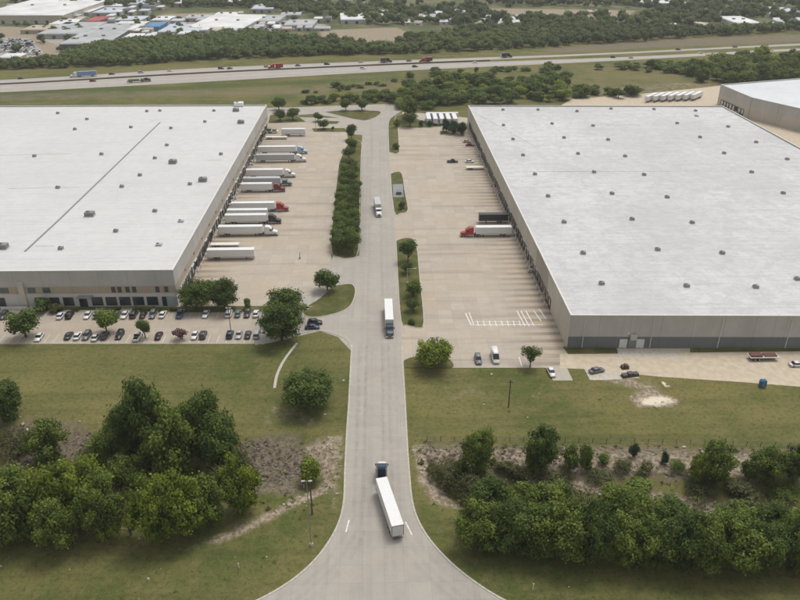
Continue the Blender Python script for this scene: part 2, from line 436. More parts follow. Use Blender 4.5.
    c = G.mix(G.ramp(G.noise(P, .35, 7, .8), .5, .66, 0, .5), c, (.175, .142, .066))
    c = G.mix(G.ramp(G.noise(P, 2.2, 4, .8), .55, .72, 0, .6), c, (.26, .22, .13))
    bm = G.ramp(G.math('ADD', sp.outputs[1], G.math('MULTIPLY', nm_, .8)), .72, 1.05)
    bc = G.mix(G.ramp(nf, .38, .6), (.10, .08, .06), (.21, .17, .13))
    bc = G.mix(G.ramp(G.noise(P, .3, 6, .8), .5, .62, 0, .6), bc, (.085, .095, .035))
    c = G.mix(G.math('MULTIPLY', bm, .85), c, bc)
    dm = G.ramp(G.math('ADD', sp.outputs[0], G.math('MULTIPLY', G.noise(P, .25, 6, .75), 1.0)), .88, 1.2)
    dc = G.mix(G.ramp(nf, .38, .6), (.14, .11, .075), (.36, .30, .225))
    c = G.mix(dm, c, dc)
    sm = G.ramp(G.math('ADD', sp2.outputs[1], G.math('MULTIPLY', G.noise(P, .5, 6, .75), .7)), .85, 1.15)
    c = G.mix(sm, c, (.60, .53, .42))
    fm = G.ramp(G.math('ADD', sp2.outputs[0], G.math('MULTIPLY', G.noise(P, .01, 5, .7), .6)), .9, 1.2)
    fc = G.mix(G.ramp(G.noise(P, .012, 6, .75), .42, .62), (.06, .078, .032), (.165, .155, .085))
    c = G.mix(G.math('MULTIPLY', G.math('MULTIPLY', fm, .85), G.math('SUBTRACT', 1, dm)), c, fc)
    G.l(c, b.inputs['Base Color'])
    bp = G.n('ShaderNodeBump'); bp.inputs['Strength'].default_value = .6; bp.inputs['Distance'].default_value = .35
    G.l(G.noise(P, 1.3, 5, .75), bp.inputs['Height']); G.l(bp.outputs[0], b.inputs['Normal'])
    me.materials.append(m)
    struct('ground', me)
build_ground()

# creek water, mostly hidden by the trees
w = MB(); cr = CREEK_R
for (a, b_) in zip(cr[5:-1], cr[6:]):
    w.poly([(a[0], a[1] - 4, -2.35), (b_[0], b_[1] - 4, -2.35), (b_[0], b_[1] + 4, -2.35), (a[0], a[1] + 4, -2.35)])
m_, t_, b_n = nt('creek_water', .12, .5); b_n.inputs['Base Color'].default_value = (.10, .10, .085, 1)
struct('creek_water', w.mesh('creek_water', m_))

# ------------------------------------------------------------------ pavements (sheets, 1 cm steps)
def sheet(name, pix, z, mat_, world_pts=False):
    pts = pix if world_pts else gp(*pix)
    me = MB().prism([tuple(p) for p in pts], z - .3, z, bottom=False).mesh(name, mat_)
    return struct(name, me)
def kerb_along(name, pts, h=.13, wd=.28, mat_=None, closed=False):
    """kerb following world points"""
    b = MB(); P_ = [Vector((p[0], p[1], 0)) for p in pts]
    n = len(P_); L = []; Rr = []
    for i in range(n):
        if closed: a, c = P_[i - 1], P_[(i + 1) % n]
        else: a, c = P_[max(i - 1, 0)], P_[min(i + 1, n - 1)]
        d = (c - a).normalized(); q = Vector((-d.y, d.x, 0)) * wd / 2
        L.append(P_[i] + q); Rr.append(P_[i] - q)
    k = n if closed else n - 1
    for i in range(k):
        j = (i + 1) % n
        lo = [L[i], L[j], Rr[j], Rr[i]]
        b.prism([(p.x, p.y) for p in lo], -.1, h)
    return struct(name, b.mesh(name, mat_ or M['kerb']))
def smooth(pts, n=6):
    out = []; k = len(pts)
    for i in range(k - 1):
        p0 = pts[max(i - 1, 0)]; p1 = pts[i]; p2 = pts[i + 1]; p3 = pts[min(i + 2, k - 1)]
        for q in range(n):
            t = q / n
            out.append(tuple(.5 * (2 * p1[a] + (p2[a] - p0[a]) * t + (2 * p0[a] - 5 * p1[a] + 4 * p2[a] - p3[a]) * t * t + (3 * p1[a] - p0[a] - 3 * p2[a] + p3[a]) * t ** 3) for a in (0, 1)))
    out.append(tuple(pts[-1])); return out

road_left = [(352, 345), (351, 360), (349, 400), (347, 430), (345, 470), (344, 500), (339, 522), (328, 543), (312, 563), (288, 583), (252, 603), (190, 628), (60, 660)]
road_right = [(402, 345), (403, 366), (405, 400), (407, 440), (409, 470), (412, 500), (418, 520), (430, 540), (448, 560), (472, 580), (506, 601), (570, 628), (700, 660)]
rl = smooth(gp(*road_left)); rr = smooth(gp(*road_right))
sheet('cross_road', gp((-700, 690), (60, 660), (700, 660), (1500, 690), (2200, 1200), (-1400, 1200)), .012, M['road'], True)
sheet('main_road', rl + rr[::-1], .02, M['road'], True)
ru = gp((352, 345), (357, 310), (359, 262), (361, 200), (361.5, 150), (363, 122), (371, 116), (384, 108), (398, 104.5), (404, 107), (393, 114), (389, 122), (388, 135), (390.5, 175), (393, 211), (397, 260), (400.5, 322), (402, 345))
sheet('main_road', ru, .024, M['road'], True)
sheet('truck_court', [(176, 309), (268, 130), (262, 122), (312, 122), (346, 128), (350, 150), (345, 160), (340, 165), (332, 245), (331, 262), (340, 288), (302, 306), (215, 309)], .008, M['court_bays_left'])
sheet('driveway', [(255, 345), (258, 306), (318, 292), (333, 256), (362, 256), (362, 345), (352, 352), (338, 337), (320, 331), (270, 343)], .014, M['road'])
sheet('driveway', [(340, 118), (312, 114), (262, 117), (262, 108), (300, 107), (400, 103.6), (406, 108), (385, 122), (364, 135), (346, 134), (312, 127), (262, 124), (262, 116.5)], .004, M['road'])
sheet('parking_lot', [(-700, 309), (262, 309), (262, 343.5), (-700, 343.5)], .004, M['lot'])
sheet('truck_court', [(396, 126), (472, 122), (480, 130), (600, 345), (600, 356), (567, 368), (548, 368), (403, 367), (400, 340), (388, 150)], .006, M['court_bays'])
sheet('driveway', [(405, 127), (402, 112), (420, 113), (470, 118), (475, 127)], .0, M['court_pale'])
sheet('car_pad', [(548, 368.1), (567, 368.1), (573, 380.5), (553, 380.5)], .01, M['court_pale'])
sheet('driveway', [(560, 353.5), (700, 352.5), (830, 351), (1200, 350), (1200, 400), (830, 389), (740, 382), (659, 376.6), (584, 369), (560, 368)], .01, M['tan_patch'])
sheet('loading_apron', [(617, 345), (645, 345), (672, 352), (690, 358), (612, 358)], .018, M['skirt'])
sheet('loading_apron', [(645, 345), (690, 347), (690, 356), (650, 356)], .014, M['tan_patch'])
sheet('rubble_pad', [(584, 368.5), (628, 371), (640, 378), (606, 380), (590, 380)], .006, M['skirt'])
sheet('truck_yard', [(560, 106), (572, 99), (640, 94), (700, 88), (732, 84), (760, 100), (800, 118), (1000, 180)], .004, M['tan_patch'])
sheet('truck_yard', [(700, 100), (722, 96), (900, 160), (1180, 316), (1080, 316)], .01, M['tan_patch'])
# grass islands with kerbs
def island(pix, name='grass_island', kerb=True):
    pts = smooth(gp(*pix) + [gp(pix[0])[0]], 3)[:-1] if len(pix) > 5 else gp(*pix)
    cx = sum(p[0] for p in pts) / len(pts); cy = sum(p[1] for p in pts) / len(pts)
    struct(name, MB().prism(pts, -.1, .115, False).mesh(name, M['turf']))
    if kerb: kerb_along('kerb', pts, .135, .3, closed=True)
m, t, b = nt('turf', .95, .1); G = NG(t); P = G.pos()
c = G.mix(G.ramp(G.noise(P, .15, 5, .7), .4, .65), (.066, .078, .022), (.13, .112, .05))
c = G.mix(G.ramp(G.noise(P, 1.2, 5, .75), .5, .75, 0, .5), c, (.05, .058, .02)); G.l(c, b.inputs['Base Color']); M['turf'] = m
island([(333, 286), (350, 284), (355, 288), (355, 295), (351, 305), (343, 311), (330, 315), (314, 317.5), (304, 315), (303, 310), (309, 305), (320, 298)])
island([(150, 307), (300, 306), (300, 310), (262, 311), (262, 312.5), (150, 312.5)])
island([(-60, 307), (120, 307), (120, 310), (-60, 310)], kerb=False)
island([(339, 163), (349, 142), (361, 142), (361, 158), (360, 200), (358.5, 250), (350, 258), (338, 257), (331.5, 250), (333, 215)])
island([(388.3, 128), (398, 128), (399.5, 152), (396, 154), (389, 152)])
island([(390.5, 174), (396, 172), (402, 174), (405, 192), (408, 210), (401, 213), (394, 211)])
island([(396, 241), (406, 238), (416, 243), (420, 280), (424, 322), (418, 328), (408, 325), (401, 321), (398, 280)])
island([(325, 112), (342, 110.6), (374, 110.8), (381, 112.6), (376, 117), (366, 120.4), (357, 119.6), (343, 116.5)])
island([(270, 115), (296, 115), (306, 122), (268, 123.5)])
island([(312, 128.5), (345, 128), (346, 132), (314, 132)]); island([(316, 120.5), (340, 121.5), (337, 124), (318, 124)])
island([(396, 116), (405, 114), (420, 120), (438, 124), (440, 126.8), (398, 127)])
island([(440, 131), (462, 130), (464, 134), (440, 135)])
island([(563, 347), (616, 346.5), (618, 353.5), (568, 354)], kerb=False)
island([(690, 346), (900, 344.5), (900, 350.5), (700, 351)], kerb=False)
island([(404, 368), (403, 362), (414, 357), (440, 357), (451, 361), (453, 367.4), (440, 368), (406, 368)], kerb=False)
kerb_along('kerb', rl, .12, .42); kerb_along('kerb', rr, .12, .42)
kerb_along('kerb', smooth(gp((262, 344.5), (300, 333.5), (320, 331), (338, 335.5), (348, 341), (352, 350))))
kerb_along('kerb', gp((-700, 344), (262, 344)), .1, .18)
kerb_along('kerb', gp((452, 367.8), (548, 367.8)), .1, .18)
# markings
mk = MB()
def line_(b, p, q, wd, z):
    a, c = g(*p), g(*q); d = (c - a).normalized(); n = Vector((-d.y, d.x, 0)) * wd / 2
    b.poly([(v.x, v.y, z) for v in (a + n, a - n, c - n, c + n)])
line_(mk, (465.5, 313), (471, 325), .35, .03); line_(mk, (469, 312.5), (474, 325), .3, .03)
line_(mk, (471, 325), (543, 324.5), .35, .03); line_(mk, (471, 322), (520, 321.5), .2, .03)
for x in range(478, 524, 6): line_(mk, (x - .8, 320.8), (x + .6, 326), .3, .034)
for x in (517, 521, 526): line_(mk, (x, 311), (x + 8, 326), .35, .034)
line_(mk, (534, 311), (541, 321), .3, .034); line_(mk, (539, 309), (546, 319), .3, .034)
line_(mk, (349, 520), (346, 532), .3, .04); line_(mk, (405.5, 522), (412, 535), .3, .04)
line_(mk, (519, 357), (522, 367), .25, .03)
struct('road_marking', mk.mesh('road_marking', M['paint']))
mk = MB()
for x in range(-7, 40):
    px = -20 + x * 9.1
    if px > 255: break
    for y0, y1 in ((311, 317.5), (334, 343)):
        a = g(px, y1); c = Vector((a.x, a.y + (8 if y0 < 320 else 6), 0))
        mk.poly([(a.x - .06, a.y, .03), (a.x + .06, a.y, .03), (c.x + .06, c.y - 1, .03), (c.x - .06, c.y - 1, .03)])
struct('parking_marking', mk.mesh('parking_marking', M['paint']))
mk = MB()
line_(mk, (531, 321.5), (549, 321), .3, .034)
struct('road_marking', mk.mesh('road_marking', M['yellow_paint']))
# worn tyre tracks on the road
m, t, b = nt('tyre_wear', .8, .2); G = NG(t); b.inputs['Base Color'].default_value = (.10, .09, .08, 1)
tp = G.n('ShaderNodeBsdfTransparent'); ms = G.n('ShaderNodeMixShader'); G.l(G.ramp(G.noise(G.pos(), .35, 5, .75), .3, .8, .0, .08), ms.inputs[0]); G.l(tp.outputs[0], ms.inputs[1]); G.l(b.outputs[0], ms.inputs[2]); G.l(ms.outputs[0], t.nodes['Material Output'].inputs['Surface'])
mk = MB()
def track(pts, off, wd):
    P_ = [Vector((p[0], p[1], 0)) for p in pts]; A = []
    for i, p in enumerate(P_):
        d = (P_[min(i + 1, len(P_) - 1)] - P_[max(i - 1, 0)]).normalized(); n = Vector((-d.y, d.x, 0))
        A.append((p + n * (off - wd / 2), p + n * (off + wd / 2)))
    for (a0, a1), (b0, b1) in zip(A[:-1], A[1:]): mk.poly([(v.x, v.y, mk.z) for v in (a0, a1, b1, b0)])
mk.z = .045
for o_ in (2.4, 4.3, 6.1): track(rl, o_, 1.0); mk.z += .004
for o_ in (-2.4, -4.3, -6.1): track(rr, o_, 1.0); mk.z += .004
cen = [tuple(v)[:2] for v in (g(373.2, 660), g(374, 500), g(375, 400), g(375.3, 330), g(375.6, 230), g(375.8, 140))]
for o_ in (-4.2, -2.4, 2.4, 4.2): track(smooth(cen), o_, 1.1); mk.z += .004
struct('tyre_marks', mk.mesh('tyre_marks', m))
# concrete flume across the grass
fl = smooth(gp((274.5, 388), (277, 375), (283, 362), (290, 352), (297, 343)))
bb = MB()
for a, c in zip(fl[:-1], fl[1:]):
    d = Vector((c[0] - a[0], c[1] - a[1], 0)).normalized(); n = Vector((-d.y, d.x, 0)) * .4
    bb.poly([(a[0] - n.x, a[1] - n.y, .03), (c[0] - n.x, c[1] - n.y, .03), (c[0] + n.x, c[1] + n.y, .03), (a[0] + n.x, a[1] + n.y, .03)][::-1])
struct('path', bb.mesh('path', M['kerb']))
# highway
def strip(name, top, bot, z, mat_):
    return sheet(name, smooth(gp(*top)) + smooth(gp(*bot))[::-1], z, mat_, True)
strip('highway', [(-500, 97), (-250, 89), (0, 80), (200, 68.3), (400, 60.3), (600, 53.2), (800, 43.5), (1100, 30)], [(-500, 102), (-250, 94), (0, 84.3), (200, 73.2), (400, 63.9), (600, 54.8), (800, 45.4), (1100, 32)], .01, M['highway'])
strip('highway', [(-500, 102.5), (-250, 94.5), (0, 84.8), (200, 73.7), (400, 64.8), (600, 58), (735, 51.6), (800, 48.4), (1100, 35)], [(-500, 111), (-250, 102), (0, 92.3), (200, 82), (400, 70.8), (600, 61.5), (735, 54.2), (800, 50.6), (1100, 37)], .014, M['highway'])
mk = MB()
for (p, q) in (((-250, 91.5), (0, 82.1)), ((0, 82.1), (200, 70.6)), ((200, 70.6), (400, 62.1)), ((400, 62.1), (600, 54)), ((0, 88.2), (200, 77.6)), ((200, 77.6), (400, 67.8)), ((400, 67.8), (600, 59.7)), ((600, 59.7), (735, 52.9))):
    line_(mk, p, q, .35, .03)
struct('road_marking', mk.mesh('road_marking', M['paint']))
bar = MB(); pts = smooth(gp((-250, 94.3), (0, 84.6), (200, 73.4), (400, 64.3), (490, 60.8)))
for a, c in zip(pts[:-1], pts[1:]):
    d = Vector((c[0] - a[0], c[1] - a[1], 0)).normalized(); n = Vector((-d.y, d.x, 0)) * .35
    bar.prism([(a[0] - n.x, a[1] - n.y), (c[0] - n.x, c[1] - n.y), (c[0] + n.x, c[1] + n.y), (a[0] + n.x, a[1] + n.y)], 0, .95)
tag(link('median_barrier', bar.mesh('median_barrier', simple('barrier_stained', (.14, .11, .09)))), 'long stained concrete barrier between the two highway carriageways', 'barrier')

# ------------------------------------------------------------------ warehouses
def wallbox(b, a, c, z0, z1, t, off=0.0):
    """box along the ground line a->c, t thick, pushed off outwards"""
    a = Vector((a[0], a[1], 0)); c = Vector((c[0], c[1], 0)); d = (c - a).normalized(); n = Vector((d.y, -d.x, 0))
    b.prism([(p.x, p.y) for p in (a + n * off, c + n * off, c + n * (off - t), a + n * (off - t))], z0, z1)
def shell(name, corners, H, bands, roof_m, par=.55):
    """corners counter-clockwise from above; bands: [(z0,z1,material,part name)]"""
    r = empty(name, (0, 0, 0)); cs = [Vector((p[0], p[1], 0)) for p in corners]
    base = sum(cs, Vector()) / len(cs); r.location = (base.x, base.y, 0)
    inv = Matrix.Translation((-base.x, -base.y, 0))
    def add(nm, b, mm, par_=None):
        me = b.mesh(nm, mm); me.transform(inv if par_ is None else Matrix.Identity(4)); return link(nm, me, par_ or r)
    def inset(t): 
        out = []
        k = len(cs)
        for i in range(k):
            p0, p1, p2 = cs[i - 1], cs[i], cs[(i + 1) % k]
            d1 = (p1 - p0).normalized(); d2 = (p2 - p1).normalized(); n1 = Vector((-d1.y, d1.x, 0)); n2 = Vector((-d2.y, d2.x, 0))
            out.append(p1 + (n1 + n2) * (t / (1 + n1.dot(n2))))
        return out
    for z0, z1, mm, nm in bands:
        b = MB(); o = inset(0.0); i_ = inset(.35); k = len(cs)
        for i in range(k):
            j = (i + 1) % k
            b.prism([(o[i].x, o[i].y), (o[j].x, o[j].y), (i_[j].x, i_[j].y), (i_[i].x, i_[i].y)], z0, z1)
        add(nm, b, mm)
    add('roof', MB().prism([(p.x, p.y) for p in inset(.352)], H - par - .3, H - par), roof_m)
    b = MB(); o = inset(-.06); i_ = inset(.42); k = len(cs)
    for i in range(k):
        j = (i + 1) % k
        b.prism([(o[i].x, o[i].y), (o[j].x, o[j].y), (i_[j].x, i_[j].y), (i_[i].x, i_[i].y)], H, H + .14)
    add('coping', b, M['coping'])
    return r, cs, base
def opening(parent, base, nm, a, c, u, wd, z0, z1, mm, off=.02, t=.15, meshes={}):
    """thin framed thing on wall a->c (outside to the right of a->c) centred u metres along"""
    a = Vector((a[0], a[1], 0)); c = Vector((c[0], c[1], 0)); d = (c - a).normalized()
    key = (nm, round(wd, 2), round(z0, 2), round(z1, 2), mm.name, off, t)
    if key not in meshes: meshes[key] = MB().box(-wd / 2, wd / 2, -off - t, -off + .001 if False else 0 - off, z0, z1).mesh(nm, mm)
    o = link(nm, meshes[key], parent)
    p = a + d * u - base; o.location = (p.x, p.y, 0); o.rotation_euler = (0, 0, math.atan2(d.y, d.x)); return o

HL = 13.2; HR = 11.2
# left warehouse
pB = g(178.5, 306); pT = g(268.5, 127)
dirL = (pT - pB).normalized()
westL = g(-700, 309.5); 
fL = g(178.5, 306); front_dir = (g(20, 307.3) - fL).normalized()
A_ = fL; B_ = fL + dirL * (pT - pB).length; 
far_l = B_ + front_dir * 300; near_l = A_ + front_dir * 300
# rear wall follows the photograph's slight skew
LW, LC, LB = shell('warehouse', [near_l, A_, B_, far_l], HL,
    [(0, 4.9, M['wall_light'], 'wall'), (4.9, 7.6, M['wall_brown'], 'wall_band'), (7.6, HL, M['wall_grey'], 'upper_wall')], M['roof_l'])
tag(LW, 'left warehouse with white flat roof, glass office front and docks full of trailers', 'warehouse')
def at_front_l(px, py, z=0):   # distance along the front wall (west->east direction near_l -> A_)
    p = g(px, py, z); return (p - near_l).dot((A_ - near_l).normalized())
for px, w_, in ((5, 3.4), (36, 2.2), (50.5, 2.2)):
    opening(LW, LB, 'window', near_l, A_, at_front_l(px, 286.5, 6), 5.4 if px == 5 else 2.4, 5.4, 7.2, M['glass_green'])
for px in (117, 123, 131, 137.5, 160.3, 169):
    opening(LW, LB, 'window', near_l, A_, at_front_l(px, 285.5, 6), 1.25, 5.3, 7.3, M['glass'])
for px, w_ in ((68.5, 3.4), (97, 3.6), (111, 3.6), (124.5, 3.6), (138, 3.6), (152, 3.6), (2, 2.4), (55, 3.0), (40, 3.0)):
    opening(LW, LB, 'window', near_l, A_, at_front_l(px, 302, 2), w_, .5, 3.6, M['glass'])
for px in (83, 164): opening(LW, LB, 'door', near_l, A_, at_front_l(px, 302, 2), 2.6 if px == 83 else 1.5, .05, 3.6, M['glass'])
opening(LW, LB, 'entrance_panel', near_l, A_, at_front_l(20.5, 300, 4), 1.8, 0, 9.2, M['wall_tan'], .0, .7)
opening(LW, LB, 'entrance_canopy', near_l, A_, at_front_l(84, 298, 4), 5.0, 3.9, 4.25, M['mid_metal'], .0, 1.8)
opening(LW, LB, 'entrance_wall', near_l, A_, at_front_l(28, 304, 0), 14, 0, 1.1, M['wall_light'], 1.6, .4)
opening(LW, LB, 'entrance_panel', near_l, A_, at_front_l(170, 303, 2), 4.0, .3, 3.7, simple('pale_glass', (.32, .35, .35), .3), .0, .12)
# small windows on the tan band of the side, docks
def docks(W, base, a, c, start, pitch, n, wall_m, skip=()):
    a = Vector(a[:]); c = Vector(c[:]); a.z = c.z = 0
    d = (c - a).normalized(); rz = math.atan2(d.y, d.x)
    rg = random.Random(n)
    def fr_mesh(mm): return MB().box(-1.5, -1.2, -.4, 0, 1.15, 4.1).box(1.2, 1.5, -.4, 0, 1.15, 4.1).box(-1.5, 1.5, -.4, 0, 3.75, 4.1).mesh('dock_seal', mm)
    fms = [fr_mesh(M['seal']), fr_mesh(M['dark_metal']), fr_mesh(M['seal'])]
    dms = [MB().box(-1.25, 1.25, -.1, 0, 1.2, 3.8).mesh('dock_door', M[q]) for q in ('white_dull', 'white', 'black', 'bollard')]  # the black panel paints in the dark inside of an open doorway
    pm = MB().box(-1.5, 1.5, -.3, 0, .25, 1.15).mesh('dock_bumper', M['dark_metal'])
    bm_ = MB().cyl((-2.15, -1.3, .7), (0, 0, 1), .2, 1.5).mesh('bollard', M['bollard'])
    am = MB().box(-1.6, 1.6, -.6, 0, 4.25, 4.35).mesh('dock_canopy', M['galv'])
    st = MB().box(-.7, .7, -1.7, -.001, 1.0, 1.12).box(-.7, .7, -1.7, -1.62, 1.12, 2.1).box(-.7, .7, -2.1, -1.72, .0, .7).mesh('stair_platform', M['galv'])
    wm = MB().box(-.6, .6, -.08, 0, 6.6, 7.2).mesh('window', M['glass'])
    for i in range(n):
        if i in skip: continue
        u = start + i * pitch; p = a + d * u - base
        o = link('dock_door', rg.choice(dms), W); o.location = (p.x, p.y, 0); o.rotation_euler = (0, 0, rz)
        link('dock_seal', rg.choice(fms), o); link('bollard', bm_, o)
        if rg.random() < .7: link('dock_bumper', pm, o)
        if rg.random() < .35: link('dock_canopy', am, o)
        if rg.random() < .12: 
            q_ = link('stair_platform', st, o); q_.location = (pitch / 2, 0, 0)
        if i % 3 == 1 and n > 40 and W is LW:
            o = link('window', wm, W); o.location = (p.x, p.y, 0); o.rotation_euler = (0, 0, rz)
docks(LW, LB, A_, B_, 9, 4.55, 47, None)
# right warehouse
qS = g(567, 348); qN = g(467.5, 124)
dR = (qN - qS).normalized(); qE = g(1085, 349.5); fR = (qE - qS).normalized()
neR = g(716, 104, HR); widR = (neR - g(464, 103.5, HR)).length
wR = (qE - qS).length; 
NWr = qS + dR * (qN - qS).length; SEr = qS + fR * (widR + 6); NEr = NWr + (neR - g(464.5, 103.5, HR)).normalized() * widR
NEr.z = 0
RW, RC, RB = shell('warehouse', [qS, SEr, NEr, NWr], HR, [(0, 4.0, M['wall_dark'], 'lower_wall'), (4.0, HR, M['wall_grey'], 'wall')], M['roof_r'])
tag(RW, 'right warehouse with weathered white roof, grey front wall and a dark lower band', 'warehouse')
# tan facing on the dock side
b = MB(); wallbox(b, NWr, qS, .0, HR - .02, .2, .12); me = b.mesh('side_wall', M['wall_tan']); me.transform(Matrix.Translation((-RB.x, -RB.y, 0))); link('side_wall', me, RW)
docks(RW, RB, NWr, qS, 12, 4.3, 54, None, skip=(53,))
def along_r(px, z=2, py=344): return (g(px, py, z) - qS).dot((SEr - qS).normalized())
for px in (624, 633, 641): opening(RW, RB, 'dock_door', qS, SEr, along_r(px), 2.3, .2, 3.2, M['white_dull'] if px != 633 else M['mid_metal'])
opening(RW, RB, 'steel_stair', qS, SEr, along_r(633), 2.0, 3.2, 5.0, M['galv'], .3, .6)
opening(RW, RB, 'wall_light', qS, SEr, along_r(628), .5, 5.0, 5.4, M['white'], .0, .3)
for q in range(4): opening(RW, RB, 'downspout', qS, SEr, along_r(583 + q * 68), .22, .3, HR - .8, M['wall_light'], .0, .2)
# third warehouse, upper right
c0 = g(748, 118.5); cW = g(717, 104); cE = g(840, 138)
HT = 12.8
dW = (cW - c0); dE = (cE - c0).normalized()
nW = c0 + dW; far_c = nW + dE * 170
TW, TC, TB = shell('warehouse', [c0, Vector((*g(880, 126.5, HT)[:2], 0)), Vector((*g(880, 72, HT)[:2], 0)), nW], HT, [(0, HT * .55, M['wall_tan'], 'lower_wall'), (HT * .55, HT, M['wall_grey'], 'wall')], M['roof_far'])
tag(TW, 'smaller warehouse at upper right edge with pale bluish roof and tan walls', 'warehouse')
docks(TW, TB, nW, c0, 6, (dW.length - 10) / 8, 8, None)

# roof lines and rooftop units
rb = MB()
pl = [g(160, 122.5, HL - .5), g(60, 219, HL - .5), g(25, 251.5, HL - .5)]
for a, c in zip(pl[:-1], pl[1:]):
    d = (c - a).normalized(); n = Vector((-d.y, d.x, 0)) * .3
    rb.prism([(v.x, v.y) for v in (a - n, c - n, c + n, a + n)], HL - .56, HL - .34)
me = rb.mesh('expansion_joint', M['mid_metal']); me.transform(Matrix.Translation((-LB.x, -LB.y, 0))); link('expansion_joint', me, LW)
def roof_seam(W, base, p, q, H_, wd):
    a, c = g(p[0], p[1], H_), g(q[0], q[1], H_); d = (c - a).normalized(); n_ = Vector((-d.y, d.x, 0)) * wd / 2
    me = MB().prism([(v.x - base.x, v.y - base.y) for v in (a - n_, c - n_, c + n_, a + n_)], H_ - .02, H_ + .05).mesh('roof_seam', M['unit_pale'] if wd < .3 else M['seam']); link('roof_seam', me, W)
M['seam'] = simple('seam_grey', (.36, .36, .35), .8, .3, .4)
for p_, q_ in (((0, 155), (72, 153.6)), ((8, 188.4), (80, 187.4)), ((207, 160.2), (224, 160)), ((36, 246.2), (54, 246)), ((150, 122), (158, 119))): roof_seam(LW, LB, p_, q_, HL - .55, .32)
for p_, q_ in (((525, 171.5), (750, 171)), ((470, 110), (536, 147)), ((590, 124.8), (640, 125.2))): roof_seam(RW, RB, p_, q_, HR - .55, .34)
def unit_proto(kind):
    s = {'small': (1.5, 1.3, .85), 'big': (3.2, 2.4, 1.6), 'pale': (1.9, 1.6, .6), 'box': (5, 3.0, 2.4)}[kind]
    mm = {'small': M['unit'], 'big': M['mid_metal'], 'pale': M['unit_pale'], 'box': M['white']}[kind]
    hx, hy, h = s
    cab = MB().loft([[(-hx * k, -hy * k, z), (hx * k, -hy * k, z), (hx * k, hy * k, z), (-hx * k, hy * k, z)] for k, z in ((.5, .25), (.52, .3), (.52, h), (.47, h + .12))]).mesh('housing', mm)
    curb = MB().box(-hx * .58, hx * .58, -hy * .58, hy * .58, 0, .25).mesh('roof_curb', M['unit_pale'])
    fan = MB().cyl((-hx * .2, 0, h + .16), (0, 0, 1), min(hx, hy) * .3, .2, 12).mesh('fan_cowl', M['dark_metal'])
    return [('housing', cab, [('fan_cowl', fan)]), ('roof_curb', curb)]
UP = {k: unit_proto(k) for k in ('small', 'big', 'pale', 'box')}
ul = [(58, 113), (87, 119), (75, 129), (131, 127), (147, 111), (160, 110.5), (101.6, 154), (34.6, 156), (155, 158), (140, 175), (58, 187.5), (122, 186.5), (155, 211), (90, 215, 'big'), (214, 110.5), (236, 110.5, 'big'), (205, 121.5), (241, 122.5, 'big'), (171, 128), (167, 145), (221, 154), (173, 162.5, 'big'), (203, 180.5, 'big'), (190, 184), (181, 221, 'pale'), (159, 244.5, 'pale'), (116, 231), (61, 248.5), (3, 247.5, 'big'), (239, 105.5, 'box'), (-60, 150), (-90, 200)]
ur = [(503, 109.5), (538, 109.5), (577, 111), (611, 108.5), (503.5, 125), (552, 123.5), (593, 125.5), (513, 139), (564, 137.5), (608, 139.5), (523, 155), (578, 153.5), (625, 156), (535, 174), (594, 172), (548, 196), (612, 193.5), (654, 109), (695.5, 110.5), (696.5, 115.5, 'pale'), (677, 123), (728, 126.5), (700, 137), (756, 142), (724, 153), (787, 159), (751.5, 172), (644, 174.5), (783, 193), (667, 197), (564, 222), (632, 219), (692, 222.5), (583, 253), (657.5, 249.5), (722, 253), (601.5, 283.5), (686.5, 286), (755.5, 287), (797, 279)]
def ordinal_rows(items, gap):
    """rows from the near edge outwards, then left to right"""
    s = sorted(range(len(items)), key=lambda i: -items[i][1]); rows = []; cur = [s[0]]
    for i in s[1:]:
        if items[cur[0]][1] - items[i][1] < gap: cur.append(i)
        else: rows.append(cur); cur = [i]
    rows.append(cur); out = {}
    for r_, row in enumerate(rows):
        row.sort(key=lambda i: items[i][0])
        for c_, i in enumerate(row): out[i] = (r_ + 1, c_ + 1, len(row))
    return out
for items, H_, side in ((ul, HL - .55, 'left'), (ur, HR - .55, 'right')):
    vis = [it for it in items]
    rows = ordinal_rows(vis, 9)
    for i, it in enumerate(vis):
        k = it[2] if len(it) > 2 else 'small'
        p = g(it[0], it[1] + .8, H_)
        o = spawn(UP[k], 'rooftop_unit', p, 0)
        r_, c_, n_ = rows[i]
        desc = {'small': 'small dark grey vent unit', 'big': 'large grey air unit', 'pale': 'pale low skylight unit', 'box': 'white boxy unit'}[k]
        tag(o, '%s, %s warehouse roof, %s from left, %s row from near edge' % (desc, side, ordw(c_), ordw(r_)), 'rooftop unit', 'units on the %s warehouse roof' % side)

# ------------------------------------------------------------------ vehicles
WHEEL = {}
def wheel_mesh(r, w):
    k = (r, w)
    if k not in WHEEL:
        WHEEL[k] = (MB().loft([[(rr_ * math.cos(a), y, rr_ * math.sin(a)) for a in [2 * math.pi * i / 16 for i in range(16)]] for rr_, y in ((r * .9, -w / 2), (r, -w / 2 + .03), (r, w / 2 - .03), (r * .9, w / 2))]).mesh('wheel', M['tyre']),
                    MB().cyl((0, 0, 0), (0, 1, 0), r * .58, w + .03, 12).mesh('rim', M['rim']))
    return WHEEL[k]
def sub(parent, nm, me, loc=(0, 0, 0)):
    o = link(nm, me, parent); o.location = loc; return o
def add_wheel(parent, x, y, r=.5, w=.28):
    t, q = wheel_mesh(r, w); o = sub(parent, 'wheel', t, (x, y, r)); sub(o, 'rim', q)
CACHE = {}
def cached(key, fn):
    if key not in CACHE: CACHE[key] = fn()
    return CACHE[key]
